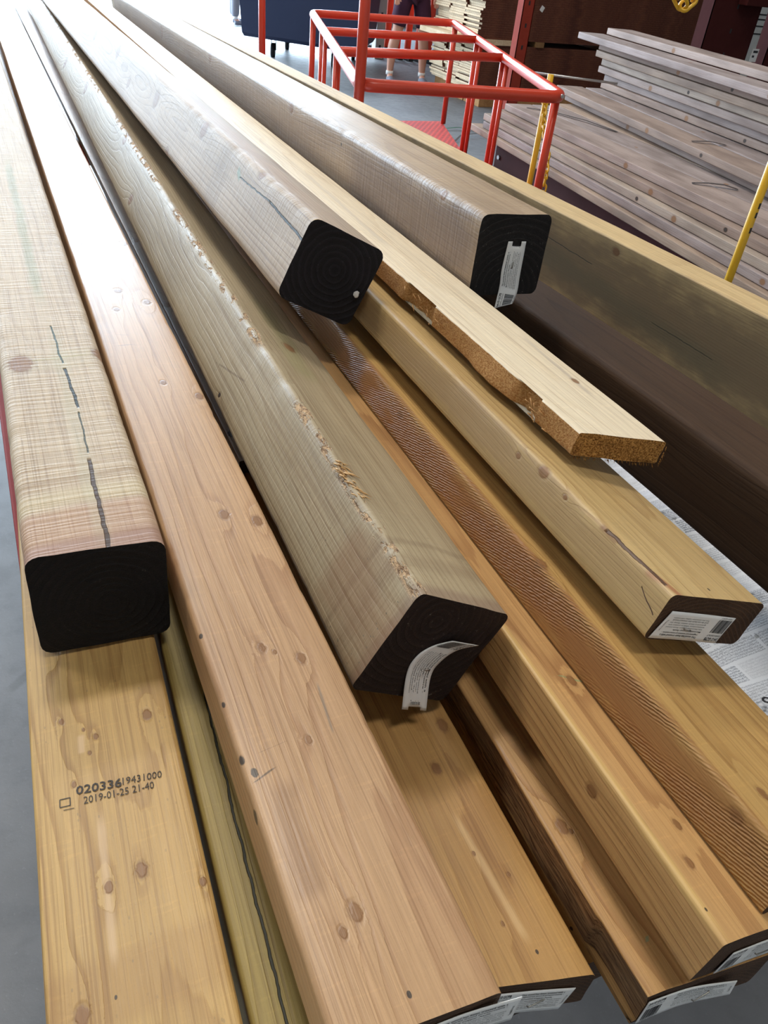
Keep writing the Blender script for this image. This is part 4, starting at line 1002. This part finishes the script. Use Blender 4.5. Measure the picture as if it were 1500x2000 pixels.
for c in range(3):
    o = boxobj('spacer_batten', (SX-.18+.9*c, SY-.02, zb+21*.0205), (SX-.08+.9*c+(.5 if c==0 else 0), SY+1.0, zb+21*.0205+.0485), PK if c else PALE_END); tag(o, ['pale spacer batten sticking out at the left of the brown board stack','dark spacer batten in the middle gap of the brown board stack','dark spacer batten in the right gap of the brown board stack'][c], 'batten')
# paper scrap stuck to the stack
o = boxobj('paper_scrap', (0, 0, 0), (.045, .002, .05), paper, loc=(5.55, SY-.003, .93)); o.rotation_euler = (0, .5, 0); tag(o, 'small white paper scrap on the face of the brown board stack', 'paper')
# green strap on the floor and debris
GRN = plain('green_strapping', srgb(16, 90, 60), .5)
strip('plastic_strap', [(3.72,6.9,.004),(4.1,6.95,.02),(4.6,6.85,.004)], .012, 'green plastic strapping lying on the floor beyond the sheet cart', None, GRN)
strip('plastic_strap', [(3.75,6.4,.004),(3.95,6.6,.03),(4.3,6.72,.03),(4.7,6.6,.004)], .010, 'curled black strapping on the floor right of the sheet cart', None, STR)

# ------------------------------------------------------------------ things behind the person
beige = plain('beige_painted_steel', srgb(190, 186, 172), .5)
o = boxobj('beige_post', (0, 0, 0), (.13, .13, 2.6), beige, bev=.005, loc=(5.16,11.25,0)); tag(o, 'beige perforated steel post left of the person', 'post')
for z in (.12, .3, .5, .7, .9, 1.1): boxobj('slot', (.05, -.002, z), (.08, .003, z+.05), RUB, o)
o0 = None
for i in range(7):
    rp = empty('folded_barrier', (5.22+.115*i, 11.7-.10*i, 0)); tag(rp, 'red slatted barrier leaning in the row behind the person', 'barrier', 'red slatted barriers')
    bm = bmesh.new(); add_box(bm, (-.045, -.02, .12), (.045, .02, 1.25), .01); fin(bm, 'panel', [ORG], rp)
    bm = bmesh.new(); add_box(bm, (-.04, -.15, 0), (.04, .15, .12), .01); fin(bm, 'foot', [RUB], rp)
o = boxobj('dark_cabinet', (6.15, 10.4, 0), (7.0, 11.0, 1.0), NAVY, bev=.02); tag(o, 'dark box-shaped cabinet seen between the legs of the person', 'cabinet')
o = boxobj('white_cabinet', (0,0,0), (1.6,.8,1.6), plain('white_enamel', (.7, .72, .7), .5), bev=.01, loc=(8.45,8.15,0)); tag(o, 'pale stacked goods seen through the gap between the rack uprights', 'goods')
for z in (.85, .93, 1.0, 1.05): boxobj('dark_line', (0, -.004, z), (1.6, .002, z+.015), RUB, o)
# price card in the gap
o = boxobj('price_card', (0, 0, 0), (.07, .002, .09), paper, loc=(5.70, 5.22, .88)); tag(o, 'small white price card with black bars between the rack uprights', 'card')
boxobj('printed_bar', (.012, -.001, .062), (.06, .0, .078), ink, o); boxobj('printed_bar', (.012, -.001, .03), (.035, .0, .045), ink, o)
boxobj('card_stem', (.03, .0005, -.88), (.036, .0015, .0), STR, o)

# ------------------------------------------------------------------ light
W = bpy.data.worlds.new('sky'); SC.world = W; W.use_nodes = True; wt = W.node_tree; wt.nodes.clear()
bgn = wt.nodes.new('ShaderNodeBackground'); wo = wt.nodes.new('ShaderNodeOutputWorld'); bgn.inputs[0].default_value = (.66, .83, 1.0, 1); bgn.inputs[1].default_value = 40.0
wt.links.new(bgn.outputs[0], wo.inputs[0])
def area(name, loc, rot, sx, sy, power, col, portal=False):
    l = bpy.data.lights.new(name, 'AREA'); l.shape = 'RECTANGLE'; l.size = sx; l.size_y = sy; l.energy = power; l.color = col
    o = bpy.data.objects.new(name, l); COL.objects.link(o); o.location = loc; o.rotation_euler = rot
    if portal: l.cycles.is_portal = True
    return o
area('doorway_portal', ((DX0+DX1)/2, Y1+.3, DZ/2), (R(-90), 0, 0), DX1-DX0, DZ, 1, (1, 1, 1), True)
for i, (x, y) in enumerate(((.3, 3.2), (.3, 6.8), (4.5, 3.2), (4.5, 7.5), (-3.5, 4.0))):
    area('high_bay_lamp', (x, y, 6.9), (0, 0, 0), 1.6, .6, (260 if x < 1 else 70), (1.0, .95, .87))
area('high_bay_lamp', (.8, -1.2, 6.6), (0, 0, 0), 1.6, .6, 190, (1.0, .95, .88))

# ------------------------------------------------------------------ camera
F = 1500.0
n_ = Vector((-250, -1900, -F)); Zc = -n_.normalized()
y_ = Vector((-900, 1302, -F)); y_ = y_-Zc*y_.dot(Zc); Yc = y_.normalized()
a = R(1.2); Yc, Zc = Yc*math.cos(a)-Zc*math.sin(a), Zc*math.cos(a)+Yc*math.sin(a)
Xc = Yc.cross(Zc)
cd = bpy.data.cameras.new('camera'); cam = bpy.data.objects.new('camera', cd); COL.objects.link(cam)
cam.matrix_world = Matrix(((Xc.x, Xc.y, Xc.z, 0), (Yc.x, Yc.y, Yc.z, 0), (Zc.x, Zc.y, Zc.z, 1.45), (0, 0, 0, 1)))
cd.sensor_fit = 'VERTICAL'; cd.sensor_height = 24.0; cd.lens = 24.0*F/2000.0; cd.clip_start = .02; cd.clip_end = 200
SC.camera = cam
vs_ = SC.view_settings; vs_.view_transform = 'Standard'; vs_.look = 'None'; vs_.exposure = -0.92; vs_.gamma = 1.0; vs_.use_curve_mapping = False
cy = SC.cycles; cy.use_denoising = True; cy.max_bounces = 4; cy.diffuse_bounces = 3; cy.glossy_bounces = 2; cy.use_adaptive_sampling = True; cy.adaptive_threshold = .08; cy.adaptive_min_samples = 16; cy.sample_clamp_indirect = 8.0; cy.caustics_reflective = False; cy.caustics_refractive = False
